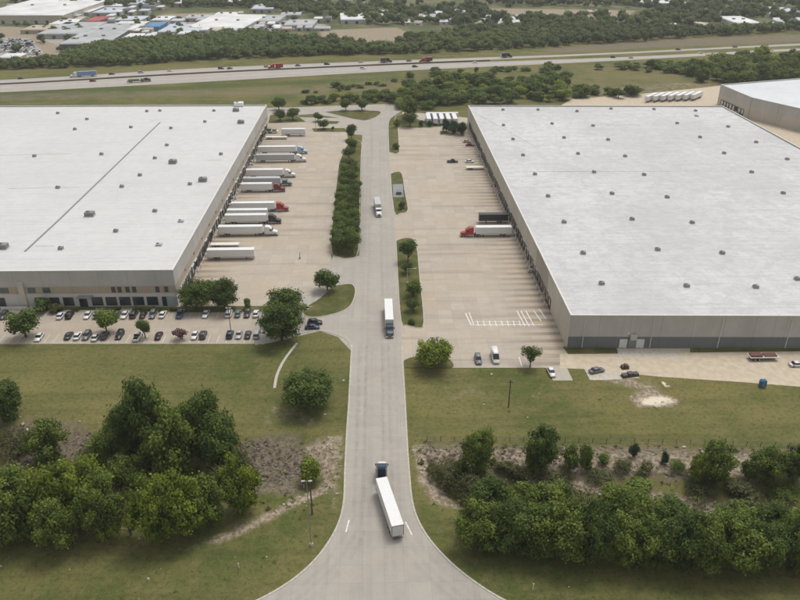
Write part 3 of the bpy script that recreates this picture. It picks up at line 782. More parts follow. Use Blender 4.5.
def bevelled(me, w=.05, seg=2):
    import bmesh
    bm = bmesh.new(); bm.from_mesh(me); bmesh.ops.recalc_face_normals(bm, faces=bm.faces)
    es = [e for e in bm.edges if len(e.link_faces) == 2 and e.calc_face_angle(0) > .5]
    bmesh.ops.bevel(bm, geom=es, offset=w, segments=seg, affect='EDGES', profile=.6)
    bm.to_mesh(me); bm.free(); return me
def trailer_parts(root, L, col, x0=0.0, rot=0.0, tractor=True, tag_rear=True):
    """box trailer; rear at x0, front at x0+L in the root frame"""
    box = cached(('tr', round(L, 1), col), lambda: bevelled(MB().box(0, L, -1.3, 1.3, 1.18, 4.1).mesh('trailer_body', PAINT[col] if col in PAINT else M[col]), .04, 1))
    tb = sub(root, 'trailer_body', box, (x0, 0, 0)); tb.rotation_euler = (0, 0, rot)
    rail = cached(('rail', round(L, 1)), lambda: MB().box(.0, L, -1.315, -1.302, 1.12, 1.32).box(0, L, 1.302, 1.315, 1.12, 1.32).box(.0, L, -1.315, -1.302, 3.98, 4.08).box(0, L, 1.302, 1.315, 3.98, 4.08).box(.3, L - .4, -.5, .5, .85, 1.17).mesh('side_rail', M['mid_metal']))
    sub(tb, 'side_rail', rail)
    door = cached('rdoor', lambda: MB().box(-.045, -.002, -1.18, -.02, 1.3, 3.92).mesh('rear_door', M['white_dull']))
    d1 = sub(tb, 'rear_door', door); d2 = sub(tb, 'rear_door', door, (0, 1.2, 0))
    fr = cached('rframe', lambda: MB().box(-.03, .0, -1.3, -1.19, 1.18, 4.08).box(-.03, .0, 1.19, 1.3, 1.18, 4.08).box(-.03, .0, -1.19, 1.19, 3.93, 4.08).box(-.06, .05, -1.1, 1.1, .5, .62).box(-.03, 0, -.8, -.7, .6, 1.18).box(-.03, 0, .7, .8, .6, 1.18).mesh('rear_frame', M['dark_metal']))
    sub(tb, 'rear_frame', fr)
    for x in (2.6, 3.9):
        for y in (-1.05, 1.05): add_wheel(tb, x, y, .5, .5)
    for y in (-.9, .9):
        sub(tb, 'landing_leg', cached('lleg', lambda: MB().box(-.08, .08, -.08, .08, .08, 1.17).box(-.2, .2, -.15, .15, 0, .08).mesh('landing_leg', M['dark_metal'])), (L - 3.1, y, 0))
    return tb
def tractor_parts(root, col, x0, sleeper=True, hood=None):
    """cab with its rear at x0, nose towards +x"""
    k = ('cab', col, sleeper)
    def cabm():
        b = MB()
        prof = [(0, 1.0), (0, 3.55), (.35, 3.95), (1.7, 3.85), (2.55, 3.2), (2.75, 2.9), (3.2, 2.05), (3.2, 1.0)] if sleeper else [(0, 1.0), (0, 2.9), (1.3, 3.0), (1.9, 2.9), (2.35, 2.0), (2.35, 1.0)]
        return bevelled(b.profile(prof, -1.2, 1.2).mesh('cab', PAINT[col]), .1)
    cb = sub(root, 'cab', cached(k, cabm), (x0, 0, 0))
    fx = 3.2 if sleeper else 2.35
    hc = hood or col
    def hoodm():
        return bevelled(MB().loft([[(x, -w, .75), (x, w, .75), (x, w * 1.0, z), (x, w * .82, z + .12), (x, -w * .82, z + .12), (x, -w, z)] for x, w, z in ((0, 1.12, 1.95), (1.0, 1.05, 1.8), (1.75, .92, 1.55), (1.95, .85, 1.2))]).mesh('hood', PAINT[hc]), .06)
    hd = sub(root, 'hood', cached(('hood', hc), hoodm), (x0 + fx - .02, 0, 0))
    gx = x0 + fx + 1.95
    sub(hd, 'grille', cached('grille', lambda: MB().box(0, .05, -.5, .5, .75, 1.4).mesh('grille', M['mid_metal'])), (1.93, 0, 0))
    sub(root, 'bumper', cached('bumper', lambda: bevelled(MB().box(-.25, .15, -1.2, 1.2, .35, .8).mesh('bumper', M['galv']))), (gx, 0, 0))
    for y in (-.95, .95):
        sub(hd, 'headlight', cached('hl', lambda: MB().box(-.2, .06, -.16, .16, .85, 1.15).mesh('headlight', M['light'])), (1.72, y * .85, 0))
        sub(root, 'fender', cached(('fender', hc), lambda: MB().profile([(.3, .8), (.45, 1.15), (.8, 1.32), (1.2, 1.3), (1.55, 1.1), (1.7, .7), (1.5, .7), (1.2, 1.1), (.8, 1.12), (.5, .8)], -.22, .22).mesh('fender', PAINT[hc])), (x0 + fx, y * 1.05, 0))
        sub(root, 'mirror', cached('mirror', lambda: MB().box(-.08, .08, -.12, .12, 2.1, 2.75).mesh('mirror', M['dark_metal'])), (x0 + fx - .25, y * 1.5, 0))
        sub(root, 'exhaust_stack', cached('stack', lambda: MB().cyl((0, 0, 2.4), (0, 0, 1), .09, 3.2, 8).mesh('exhaust_stack', M['galv'])), (x0 - .15, y * 1.05, 0))
        sub(root, 'fuel_tank', cached('tank', lambda: MB().cyl((0, 0, .75), (1, 0, 0), .33, 1.5, 12).mesh('fuel_tank', M['galv'])), (x0 + 1.4, y * 1.0, 0))
        sub(cb, 'side_window', cached('swin', lambda: MB().box(-.35, .35, -.03, .03, 2.15, 2.8).mesh('side_window', M['car_glass'])), (fx - .85, y * 1.2 / .95, 0))
        add_wheel(root, x0 + fx + .95, y * 1.08, .5, .3)
        for x in (-1.0, -2.3): add_wheel(root, x0 + x, y, .5, .5)
    if sleeper: ws = [(2.79, -1.02, 2.86), (2.79, 1.02, 2.86), (3.19, 1.05, 2.15), (3.19, -1.05, 2.15)]
    else: ws = [(2.0, -1.0, 2.8), (2.0, 1.0, 2.8), (2.33, 1.02, 2.1), (2.33, -1.02, 2.1)]
    sub(cb, 'windshield', cached(('ws', sleeper), lambda: MB().poly([(a + .03, b, c) for a, b, c in ws]).poly([(a - .03, b, c) for a, b, c in ws][::-1]).mesh('windshield', M['car_glass'])))
    sub(root, 'chassis', cached('chassis', lambda: MB().box(-3.0, 4.5, -.45, .45, .6, 1.0).mesh('chassis', M['dark_metal'])), (x0, 0, 0))
def semi(loc, heading, L, tcol, cab, label, hood=None, art=0.0, sleeper=True, group=None, gap=.9):
    r = empty('semi_truck' if cab else 'semi_trailer', (loc[0], loc[1], .03), heading)
    if cab:
        tractor_parts(r, cab, gap, sleeper, hood)
        # trailer kingpin sits at x=-0.6
        tb = trailer_parts(r, L, tcol)
        a = Vector((math.cos(art), math.sin(art), 0)) * (L - .1)
        tb.location = (-.1 - a.x + .0, -a.y, 0); tb.rotation_euler = (0, 0, art)
    else:
        tb = trailer_parts(r, L, tcol, -L)
    tag(r, label, 'semi truck' if cab else 'trailer', group); return r
GT = 'white trailers and trucks backed into the left docks'
def docked(xl, xr, y, tcol, cab, label, sleeper=True, dirn=1, hood=None, group=GT):
    a = g(xl, y, 4.1); c = g(xr, y, 4.1); L = round(abs(c.x - a.x), 1)
    if dirn > 0: return semi((c.x + .1, c.y, 0), 0, L, tcol, cab, label, sleeper=sleeper, hood=hood, group=group)
    return semi((a.x - .1, a.y, 0), math.pi, L, tcol, cab, label, sleeper=sleeper, hood=hood, group=group)
docked(258, 295.5, 146, 'white', 'pale blue', 'white trailer with a pale blue tractor, farthest tractor rig at the left docks')
docked(256, 294, 154, 'silver', 'white', 'greyish trailer with white tractor, just nearer than the pale blue tractor')
docked(246, 282.5, 169, 'white', 'white', 'white trailer with white sleeper tractor between greyish rig and maroon tractor')
docked(243, 280, 177.3, 'silver', 'slate', 'greyish trailer with slate tractor squeezed right behind the maroon tractor', sleeper=False)
docked(241, 271.5, 183, 'white', 'maroon', 'white trailer with maroon tractor backed into the left docks')
docked(231, 274, 202, 'white', 'red', 'white trailer with bright red tractor backed into the left docks')
docked(227, 267, 209, 'white', None, 'white trailer without tractor between the red and the black tractors')
docked(225, 266, 214, 'white', 'black', 'white trailer with black tractor backed into the left docks')
docked(218, 262, 225.5, 'white', 'white', 'white trailer with white tractor, nearest tractor rig at the left docks')
docked(207, 254, 248.5, 'white', None, 'white trailer without tractor, nearest trailer at the left docks')
docked(281.5, 305, 128.5, 'white', None, 'white trailer parked alone at the far end of the left court', group=None)
docked(476, 512, 226.5, 'white', 'red', 'white trailer with bright red tractor backed into the right docks', dirn=-1, group=None, sleeper=True)
a = g(479, 213.5, 4.1); c = g(508, 213.5, 4.1)
semi((a.x, a.y, 0), math.pi, round(c.x - a.x, 1), 'black', None, 'black trailer without tractor beside the red tractor rig, right docks')
# row of nose-on trailers behind the right court
for i in range(5):
    p = g(429 + i * 6.6, 125.6, 0)
    o = semi((p.x, p.y, 0), -math.pi / 2, 13.5, 'white', None, 'white trailer %s from the left in the row behind the right truck court' % ordw(i + 1), group='trailers parked side by side beyond the right court')
docked(426, 458, 112.5, 'white', None, 'long white trailer parked crosswise behind the nose out trailer row', group=None)
for i in range(7):
    p = g(646 + i * 7.6, 102.6 - i * .3, 0)
    semi((p.x, p.y, 0), -math.pi / 2 - .75, 15, 'white', None, 'white trailer %s from the left beyond the right warehouse' % ordw(i + 1), group='trailers parked beyond the right warehouse')
# moving trucks on the road
f = g(381.4, 477.5, 4.1); rrp = g(398, 525.6, 4.1)
L = round((f - rrp).length, 1); tdir = math.atan2(f.y - rrp.y, f.x - rrp.x)
th = math.atan2(1, .02)
semi((f.x + .0, f.y, 0), th, L, 'white', 'navy', 'white trailer with dark navy tractor turning onto the road, nearest truck', art=tdir - th, hood='white', gap=3.4)
f = g(389.4, 319.5, 4.1); rrp = g(388.3, 298.5, 4.1)
semi((f.x, f.y, 0), math.atan2(f.y - rrp.y, f.x - rrp.x), round((f - rrp).length, 1), 'white', 'navy', 'white trailer with navy tractor driving toward camera mid road', sleeper=False, gap=.4)
f = g(378.1, 204.2, 4.1); rrp = g(376.3, 195, 4.1)
semi((f.x, f.y, 0), math.atan2(f.y - rrp.y, f.x - rrp.x), 9.5, 'silver', 'white', 'pale trailer with white tractor farthest along the road, heading toward camera', sleeper=False)
# low flatbed things at the left docks
def flatbed(p, ang, L, label, load=None):
    r = empty('flatbed_trailer', p, ang)
    sub(r, 'deck', MB().box(0, L, -1.25, 1.25, 1.1, 1.35).mesh('deck', M['bollard']))
    sub(r, 'frame', MB().box(.2, L - .3, -.5, .5, .7, 1.1).mesh('frame', M['dark_metal']))
    for x in (1.5, 2.8):
        for y in (-1.0, 1.0): add_wheel(r, x, y, .48, .4)
    if load: sub(r, 'load', load)
    tag(r, label, 'flatbed trailer')
flatbed(g(211, 247, 0) + Vector((0, 0, .02)), 0, 11, 'pale low flatbed trailer beyond the nearest white trailer at left docks')
flatbed(g(266, 139, 0) + Vector((0, 0, .02)), 0, 12, 'brownish low flatbed trailer near far end of the left docks')
flatbed(g(466, 169.5, 0) + Vector((0, 0, .02)), 0, 9, 'low pale flatbed trailer beside parked pickup at right docks')
flatbed(g(266, 133, 0) + Vector((0, 0, .02)), 0, 7, 'short flatbed trailer loaded with green boxes at far left docks', MB().box(.5, 3.2, -1, 1, 1.36, 2.6).box(3.8, 6.2, -1, .8, 1.36, 2.2).mesh('load', paint('drab', (.09, .11, .06))))

def car(loc, heading, col, label, kind='sedan', group=None, z=.03, detail=True):
    r = empty({'sedan': 'parked_car', 'suv': 'parked_car', 'van': 'parked_van', 'pickup': 'pickup_truck'}[kind] if group != 'cars on the highway' else {'van': 'van', 'pickup': 'pickup_truck'}.get(kind, 'car'), (loc[0], loc[1], z + (loc[2] if len(loc) > 2 else 0)), heading)
    def ring(x, w, z0, z1, ch=.12):
        return [(x, -w, z0), (x, w, z0), (x, w + .03, (z0 + z1) / 2), (x, w - ch * .6, z1), (x, -w + ch * .6, z1), (x, -w - .03, (z0 + z1) / 2)]
    S = {'sedan': dict(L=4.7, w=.86, belt=.88, roof=1.42, cab=(-1.75, -1.15, .35, 1.15)),
         'suv': dict(L=4.8, w=.92, belt=1.02, roof=1.72, cab=(-2.25, -1.95, .45, 1.15)),
         'van': dict(L=6.2, w=.98, belt=1.25, roof=2.65, cab=(-3.0, -2.9, 1.35, 2.35)),
         'pickup': dict(L=5.7, w=.95, belt=1.05, roof=1.85, cab=(-.9, -.7, .8, 1.45))}[kind]
    h = S['L'] / 2; w = S['w']; bz = S['belt']; c0_, c1_, c2_, c3_ = S['cab']
    def body():
        rings = [ring(-h, w * .86, .38, bz * .86), ring(-h + .15, w * .96, .26, bz * .97), ring(-h + .9, w, .22, bz), ring(c3_, w, .22, bz), ring(h - .7, w * .98, .22, bz * .88), ring(h - .15, w * .9, .26, bz * .76), ring(h, w * .78, .36, bz * .6)]
        b = MB().loft(rings)
        # roof and pillars
        t = S['roof']; k = w * .78
        b.loft([[(c1_, -k, t - .05), (c1_, k, t - .05), (c1_, k * .9, t), (c1_, -k * .9, t)], [(c1_ * .5 + c2_ * .5, -k, t - .03), (c1_ * .5 + c2_ * .5, k, t - .03), (c1_ * .5 + c2_ * .5, k * .9, t + .04), (c1_ * .5 + c2_ * .5, -k * .9, t + .04)], [(c2_, -k, t - .05), (c2_, k, t - .05), (c2_, k * .9, t), (c2_, -k * .9, t)]])
        if kind == 'van':
            b.loft([[(x, -w * .97, bz - .02), (x, w * .97, bz - .02), (x, w * .86, t - .02), (x, -w * .86, t - .02)] for x in (-h + .05, c2_ - .9)])
        if kind == 'pickup':
            pass
        return b.mesh('body', PAINT[col], True)
    bd = sub(r, 'body', cached(('car', kind, col), body))
    for p_ in bd.data.polygons: pass
    def gl():
        t = S['roof'] - .045; k = w * .8
        return MB().loft([[(c0_, -w * .9, bz - .03), (c0_ + .01, w * .9, bz - .03), (c3_, w * .9, bz - .03), (c3_, -w * .9, bz - .03)], [(c1_, -k, t), (c1_, k, t), (c2_, k, t), (c2_, -k, t)]]).mesh('window', M['car_glass'])
    sub(r, 'window', cached(('glass', kind), gl))
    if detail:
        for y in (-1, 1):
            sub(r, 'headlight', cached('chl', lambda: MB().box(-.1, .04, -.17, .17, -.08, .08).mesh('headlight', M['light'])), (h - .06, y * w * .62, bz * .66))
            sub(r, 'taillight', cached('ctl', lambda: MB().box(-.04, .1, -.15, .15, -.09, .09).mesh('taillight', M['red_lens'])), (-h + .03, y * w * .7, bz * .78))
            for x in (-h * .6, h * .62): add_wheel(r, x, y * (w - .06), .34, .24)
        if kind == 'pickup': sub(r, 'cargo_bed', cached('bed', lambda: MB().box(-2.65, -1.0, -.72, .72, 1.04, 1.065).mesh('cargo_bed', M['black'])))
    else:
        sub(r, 'underbody', cached('under', lambda: MB().box(-1.8, 1.8, -.75, .75, .03, .3).mesh('underbody', M['black'])))
    tag(r, label, 'van' if kind == 'van' else ('pickup' if kind == 'pickup' else 'car'), group); return r
GL = 'cars parked in the lot before the left warehouse'
top = [(4, 317, 'dark grey', 'suv'), (61, 317, 'white', 'sedan'), (70, 316.5, 'black', 'suv'), (88, 316.5, 'white', 'sedan'), (97, 316.5, 'silver', 'sedan'), (117, 316, 'grey', 'sedan'), (125, 316.3, 'white', 'sedan'), (134, 316, 'dark grey', 'suv'), (143.5, 316, 'black', 'sedan'), (153, 316, 'grey', 'suv'), (163, 315.7, 'white', 'sedan'), (180.5, 315.3, 'blue', 'pickup'), (206, 315.4, 'white', 'sedan'), (229, 315, 'white', 'suv'), (238, 315, 'slate', 'sedan'), (247.5, 315, 'dark grey', 'suv'), (256, 315, 'white', 'sedan')]
bot = [(39.5, 338.5, 'white', 'sedan'), (69, 337, 'dark grey', 'sedan'), (78, 337.3, 'white', 'sedan'), (87, 337.2, 'grey', 'suv'), (96, 338.5, 'white', 'sedan'), (105, 337, 'dark grey', 'suv'), (120, 336.5, 'black', 'suv'), (138, 338, 'white', 'pickup'), (159, 337, 'black', 'sedan'), (195, 336.7, 'white', 'sedan'), (203.3, 336.5, 'dark grey', 'suv'), (230, 336, 'dark blue', 'suv'), (239, 336, 'silver', 'sedan'), (248, 336, 'dark grey', 'sedan'), (257, 336, 'silver', 'suv')]
for L_, rown in ((top, 'row beside the left warehouse front'), (bot, 'row along the grass edge')):
    for i, (px, py, col, kd) in enumerate(L_):
        car(g(px, py), math.pi / 2 + (0 if i % 3 else math.pi) + rnd.uniform(-.03, .03), col, '%s parked %s, %s from the left in the %s' % (col, {'suv': 'suv', 'sedan': 'car', 'pickup': 'pickup'}[kd], ordw(i + 1), rown), kd, GL)
car(g(315, 324), .05, 'black', 'black car on the driveway behind another dark car, left of the road', 'suv'); car(g(312.5, 328.5), .05, 'dark blue', 'dark blue car on the driveway, nearer of two beside the big oak')
car(g(478, 361), -math.pi / 2, 'grey', 'grey suv parked alone beside the white van on the right court', 'suv')
car(g(495, 359), -math.pi / 2, 'white', 'white high roof van parked at the south edge of right court', 'van')
car(g(551, 373.5), -math.pi / 2 + .05, 'white', 'white car parked on its own small concrete pad')
car(g(452.5, 162.5), 0, 'black', 'black pickup parked in the far part of the right court', 'pickup')
car(g(469.5, 162.5), 0, 'white', 'white car parked between black pickup and right warehouse docks')
car(g(467, 142.5), 0, 'beige', 'beige car parked at the far end of right docks')
car(g(470, 146), 0, 'maroon', 'dark red car parked at the far end of right docks')
car(g(596.5, 372), .3, 'grey', 'grey car on the rubble pad before the right warehouse')
car(g(797, 366), 0, 'white', 'white car at the extreme right edge on the tan drive')
flatbed(g(748, 359.5) + Vector((0, 0, .02)), 0, 8.5, 'rust coloured flatbed trailer by the right warehouse wall near right edge', MB().box(.3, 3.6, -1, 1, 1.36, 1.9).box(4.2, 8, -.9, 1.0, 1.36, 1.7).mesh('load', paint('rust', (.13, .06, .05))))
hw = [(21, 79, 'dark grey'), (93, 81.5, 'maroon'), (112, 74.5, 'dark grey'), (141, 73, 'silver'), (170, 71.3, 'white'), (221, 69, 'black'), (230, 69, 'dark grey'), (267, 67.3, 'beige'), (298, 66, 'dark grey'), (327, 64.7, 'black'), (361, 62.7, 'silver'), (363, 69, 'white'), (409, 61.3, 'dark grey'), (415, 67.2, 'dark grey'), (475, 63, 'white'), (613, 57.8, 'black'), (631, 58.3, 'silver'), (678, 50, 'dark grey'), (701, 53.7, 'white'), (735, 47.5, 'grey')]
for i, (px, py, col) in enumerate(hw):
    d = g(px + 5, py - .26) - g(px - 5, py + .26)
    car(g(px, py), math.atan2(d.y, d.x), col, '%s car on the highway, %s of the highway cars counted from the left' % (col, ordw(i + 1)), ['sedan', 'suv'][i % 2], 'cars on the highway', detail=False)
def hw_truck(xl, xr, y, tcol, cab, left_facing, label, sl=.055):
    a = g(xl, y + (xr - xl) * sl / 2, 0); c = g(xr, y - (xr - xl) * sl / 2, 0); L = (c - a).length
    ang = math.atan2((c - a).y, (c - a).x)
    L2 = round(L - 6.2, 1)
    if left_facing:
        u = (c - a).normalized(); p = a + u * 6.2; semi(p, ang + math.pi, L2, tcol, cab, label)
    else:
        u = (c - a).normalized(); p = c - u * 6.2; semi(p, ang, L2, tcol, cab, label)
PAINT['sky blue'] = paint('sky_blue', (.16, .26, .42))
hw_truck(70, 97, 76.8, 'sky blue', 'white', True, 'white tractor with long blue trailer on the far side of highway')
hw_truck(268, 283, 68.8, 'red', 'red', True, 'red truck on the highway in the left half')
hw_truck(380, 392, 62.6, 'dark grey', 'black', False, 'short dark truck on the highway straight above the road')
hw_truck(419, 432, 62.2, 'maroon', 'red', True, 'short red truck with dark red trailer on the highway')
hw_truck(501, 512, 57.6, 'black', 'black', False, 'short black truck on the highway right of centre')
# car carrier with a green load
a = g(127, 83, 0); c = g(154, 81.2, 0); ang = math.atan2((c - a).y, (c - a).x)
r = empty('flatbed_truck', (a.x, a.y, .03), ang); LL = (c - a).length
sub(r, 'deck', MB().box(0, LL - 8, -1.25, 1.25, 1.0, 1.35).mesh('deck', M['dark_metal']))
for q in range(2): sub(r, 'load', MB().box(1 + q * 9.0, 9 + q * 8.0, -1.1, 1.1, 1.36, 2.6).mesh('load', paint('load_green', (.14, .20, .07))))
tractor_parts(r, 'black', LL - 6.5, False)
for x in (2, 3.3): [add_wheel(r, x, y, .5, .4) for y in (-1, 1)]
tag(r, 'black flatbed truck carrying a green load on the near side of highway', 'flatbed truck')

# ------------------------------------------------------------------ poles, lamps, fence, small things
def lamp_post(base, top_y, arm, label, col, heads=1, h=None):
    h = h or height_for(base, top_y); r = empty('street_lamp', base)
    sub(r, 'pole', MB().tube([(0, 0, 0), (0, 0, h * .5), (0, 0, h)], [.13, .1, .07], 8).mesh('pole', col))
    sub(r, 'base', MB().cyl((0, 0, .4), (0, 0, 1), .35, .8, 12).mesh('base', M['kerb']))
    for s in ([1, -1] if heads == 2 else [1]):
        sub(r, 'arm', MB().tube([(0, 0, h - .15), (s * arm * .5, 0, h + .05), (s * arm, 0, h)], .06, 6).mesh('arm', col))
        sub(r, 'lamp_head', bevelled(MB().box(s * arm - .38, s * arm + .38, -.17, .17, h - .1, h + .08).mesh('lamp_head', M['galv'])))
    tag(r, label, 'street lamp'); return r
lamp_post(gt(311.4, 546), 481, .7, 'tall thin pale lamp post on grass left of the junction', simple('pole_brown_grey', (.22, .20, .165)), 2)
lamp_post(g(407.2, 284), 268.5, 2.8, 'pale street lamp with one arm on the grass island right of road', M['galv'])
lamp_post(g(231, 332), 308, .5, 'dark lamp post between the two rows of the parking lot', M['dark_metal'], 2)
lamp_post(g(403, 212), 190, .6, 'dark slim lamp post on the middle island right of the road', M['dark_metal'])
lamp_post(g(316, 131), 112, .6, 'dark lamp post near the far end of left truck court', M['dark_metal'])
lamp_post(g(300, 258.6), 252, .3, 'short dark lamp post lying low on left court paving', M['dark_metal'])
def upole(base, top_y, label, arms=True):
    h = height_for(base, top_y); r = empty('utility_pole', base)
    sub(r, 'pole', MB().tube([(0, 0, -.3), (0, 0, h)], [.2, .13], 8).mesh('pole', M['wood']))
    if arms: sub(r, 'crossarm', MB().box(-1.1, 1.1, -.07, .07, h - .8, h - .66).mesh('crossarm', M['wood']))
    for x in (-1, 0, 1) if arms else (): sub(r, 'insulator', MB().cyl((x, 0, h - .55), (0, 0, 1), .07, .25, 8).mesh('insulator', M['white_dull']))
    tag(r, label, 'utility pole')
upole(gt(312.3, 514), 487, 'short dark wooden pole beside the tall pale lamp post', False)
upole(gt(508.5, 407), 380, 'dark wooden utility pole with crossarm on the right grass field')
for (px, py, hh, lab) in ((239, 568, 1.2, 'white marker post low in the left foreground grass'), (533, 590, 1.6, 'thin grey marker post on the foreground grass right of junction'), (355, 434, .0, ''), (634, 563, .6, 'small pale marker box on foreground grass beneath right thicket'), (304, 488, .9, 'white utility marker beside the dirt track')):
    if hh: 
        p = gt(px, py); o = empty('marker_post', p); sub(o, 'post', MB().cyl((0, 0, hh / 2), (0, 0, 1), .11, hh, 8).mesh('post', M['white_dull'])); sub(o, 'cap', MB().cyl((0, 0, hh + .06), (0, 0, 1), .14, .12, 8).mesh('cap', M['galv'])); tag(o, lab, 'marker post')
# transformer pad on island
p = g(398.6, 191); o = empty('utility_cabinet', (p.x, p.y, .12))
sub(o, 'pad', MB().box(-2.6, 2.2, -9, 9, 0, .15).mesh('pad', M['mid_metal'])); sub(o, 'cabinet', bevelled(MB().box(-1.2, 1.2, -6, -3, .15, 1.5).mesh('cabinet', paint('util_green', (.10, .13, .10)))))
tag(o, 'green utility cabinet on a grey pad on the middle grass island', 'utility cabinet')
# blue portable toilet
p = g(762, 386.5); o = empty('portable_toilet', p)
sub(o, 'booth', bevelled(MB().box(-.8, .8, -.6, .6, .05, 2.0).mesh('booth', M['blue_plastic']))); sub(o, 'roof', MB().loft([[(-.85, -.65, 2), (.85, -.65, 2), (.85, .65, 2), (-.85, .65, 2)], [(-.5, -.4, 2.3), (.5, -.4, 2.3), (.5, .4, 2.3), (-.5, .4, 2.3)]]).mesh('roof', M['blue_plastic']))
sub(o, 'door', MB().box(-.35, .35, -.63, -.605, .2, 1.9).mesh('door', M['slate'] if 'slate' in M else M['mid_metal'])); sub(o, 'stack_pipe', MB().cyl((.55, .4, 2.3), (0, 0, 1), .06, .6).mesh('stack_pipe', M['white_dull']))
tag(o, 'blue portable toilet on the grass edge of the right drive', 'portable toilet')
# equipment on the rubble pad
def skid(px, py, rz, label, col, w=3.2):
    p = g(px, py); o = empty('pallet_stack', p, rz)
    sub(o, 'pallet', MB().box(-w / 2, w / 2, -.9, .9, .0, .18).mesh('pallet', M['wood']))
    b = MB()
    for q in range(3): b.box(-w / 2 + .2 + q * w / 3, -w / 2 + w / 3 + q * w / 3, -.7, .7, .19, .9 + .3 * (q % 2))
    for q in range(1): sub(o, 'load', bevelled(b.mesh('load', col))); tag(o, label, 'pallet stack')
skid(629.5, 376, .2, 'dark stacked material on a pallet, rubble pad, middle', M['dark_metal'], 5); skid(624.5, 368, .1, 'small dark pallet stack at edge of the tan drive', M['wood'], 2.2)
# wire fence along the drainage bank
pts = smooth([tuple(v) for v in gp((427, 440.5), (500, 441.5), (600, 442.5), (700, 444.5), (860, 449))], 2)
fr_ = empty('wire_fence', (pts[0][0], pts[0][1], 0)); base = Vector((pts[0][0], pts[0][1], 0))
seg = [Vector((p[0], p[1], float(hgt(p[0], p[1])))) for p in pts]; tot = sum((b_ - a_).length for a_, b_ in zip(seg[:-1], seg[1:]))
n = int(tot / 3.4); step = tot / n; d_ = 0; k = 0; acc = 0; pm = MB().cyl((0, 0, .75), (0, 0, 1), .07, 1.5, 6).mesh('post', M['wood'])
wires = MB()
cur = 0
posts = []
for i in range(n + 1):
    t = i * step; acc = 0
    for a_, b_ in zip(seg[:-1], seg[1:]):
        l_ = (b_ - a_).length
        if acc + l_ >= t - 1e-6: q = a_.lerp(b_, min(1, (t - acc) / l_)); break
        acc += l_
    posts.append(q)
    if i < 100: sub(fr_, 'post', pm, q - base)
for z in (.5, .95, 1.35): wires.tube([q - base + Vector((0, 0, z)) for q in posts], .03, 4)
wires.box(0, .01, 0, .01, 0, .01)
sub(fr_, 'wire', wires.mesh('wire', M['dark_metal'])); tag(fr_, 'long low wire fence with wooden posts above the right drainage bank', 'fence')

# ------------------------------------------------------------------ vegetation
def leaf_mesh(name, C, S, tone, mat_, seed=0, N=None, core=None, flat=.0):
    """C (n,3) leaf clump centres, S (n,) sizes, N (n,3) preferred normals, tone (n,)"""
    rg = np.random.default_rng(seed); n = len(C)
    nv = rg.normal(size=(n, 3)); 
    if N is not None: nv = nv * .55 + N
    nv /= np.linalg.norm(nv, axis=1)[:, None] + 1e-9
    a = np.cross(nv, rg.normal(size=(n, 3))); a /= np.linalg.norm(a, axis=1)[:, None] + 1e-9
    b = np.cross(nv, a); s = S[:, None]
    asp = rg.uniform(.55, 1.0, (n, 1))
    quad = np.stack([C + a * s, C + b * s * asp, C - a * s * rg.uniform(.6, 1.1, (n, 1)), C - b * s * asp], 1).reshape(-1, 3)
    f = np.arange(4 * n); nf = n
    if core is not None:
        cv, cf, ct = core
        quad = np.concatenate([quad, cv]); base = 4 * n
    me = bpy.data.meshes.new(name)
    me.vertices.add(len(quad)); me.vertices.foreach_set('co', quad.astype(np.float32).ravel())
    if core is not None:
        loops = np.concatenate([f, (cf + base).ravel()]); tot = np.concatenate([np.full(n, 4), np.full(len(cf), 3)]); st = np.concatenate([np.arange(0, 4 * n, 4), 4 * n + np.arange(0, 3 * len(cf), 3)])
        tn = np.concatenate([np.repeat(tone, 4), ct])
    else:
        loops = f; tot = np.full(n, 4); st = np.arange(0, 4 * n, 4); tn = np.repeat(tone, 4)
    me.loops.add(len(loops)); me.loops.foreach_set('vertex_index', loops)
    me.polygons.add(len(tot)); me.polygons.foreach_set('loop_start', st); me.polygons.foreach_set('loop_total', tot)
    me.update(calc_edges=True)
    at = me.attributes.new('tone', 'FLOAT', 'POINT'); at.data.foreach_set('value', tn.astype(np.float32))
    me.materials.append(mat_); return me
def ico():
    t = (1 + 5 ** .5) / 2
    v = np.array([(-1, t, 0), (1, t, 0), (-1, -t, 0), (1, -t, 0), (0, -1, t), (0, 1, t), (0, -1, -t), (0, 1, -t), (t, 0, -1), (t, 0, 1), (-t, 0, -1), (-t, 0, 1)], float)
    v /= np.linalg.norm(v[0])
    f = np.array([(0, 11, 5), (0, 5, 1), (0, 1, 7), (0, 7, 10), (0, 10, 11), (1, 5, 9), (5, 11, 4), (11, 10, 2), (10, 7, 6), (7, 1, 8), (3, 9, 4), (3, 4, 2), (3, 2, 6), (3, 6, 8), (3, 8, 9), (4, 9, 5), (2, 4, 11), (6, 2, 10), (8, 6, 7), (9, 8, 1)])
    return v, f
IV, IF = ico()
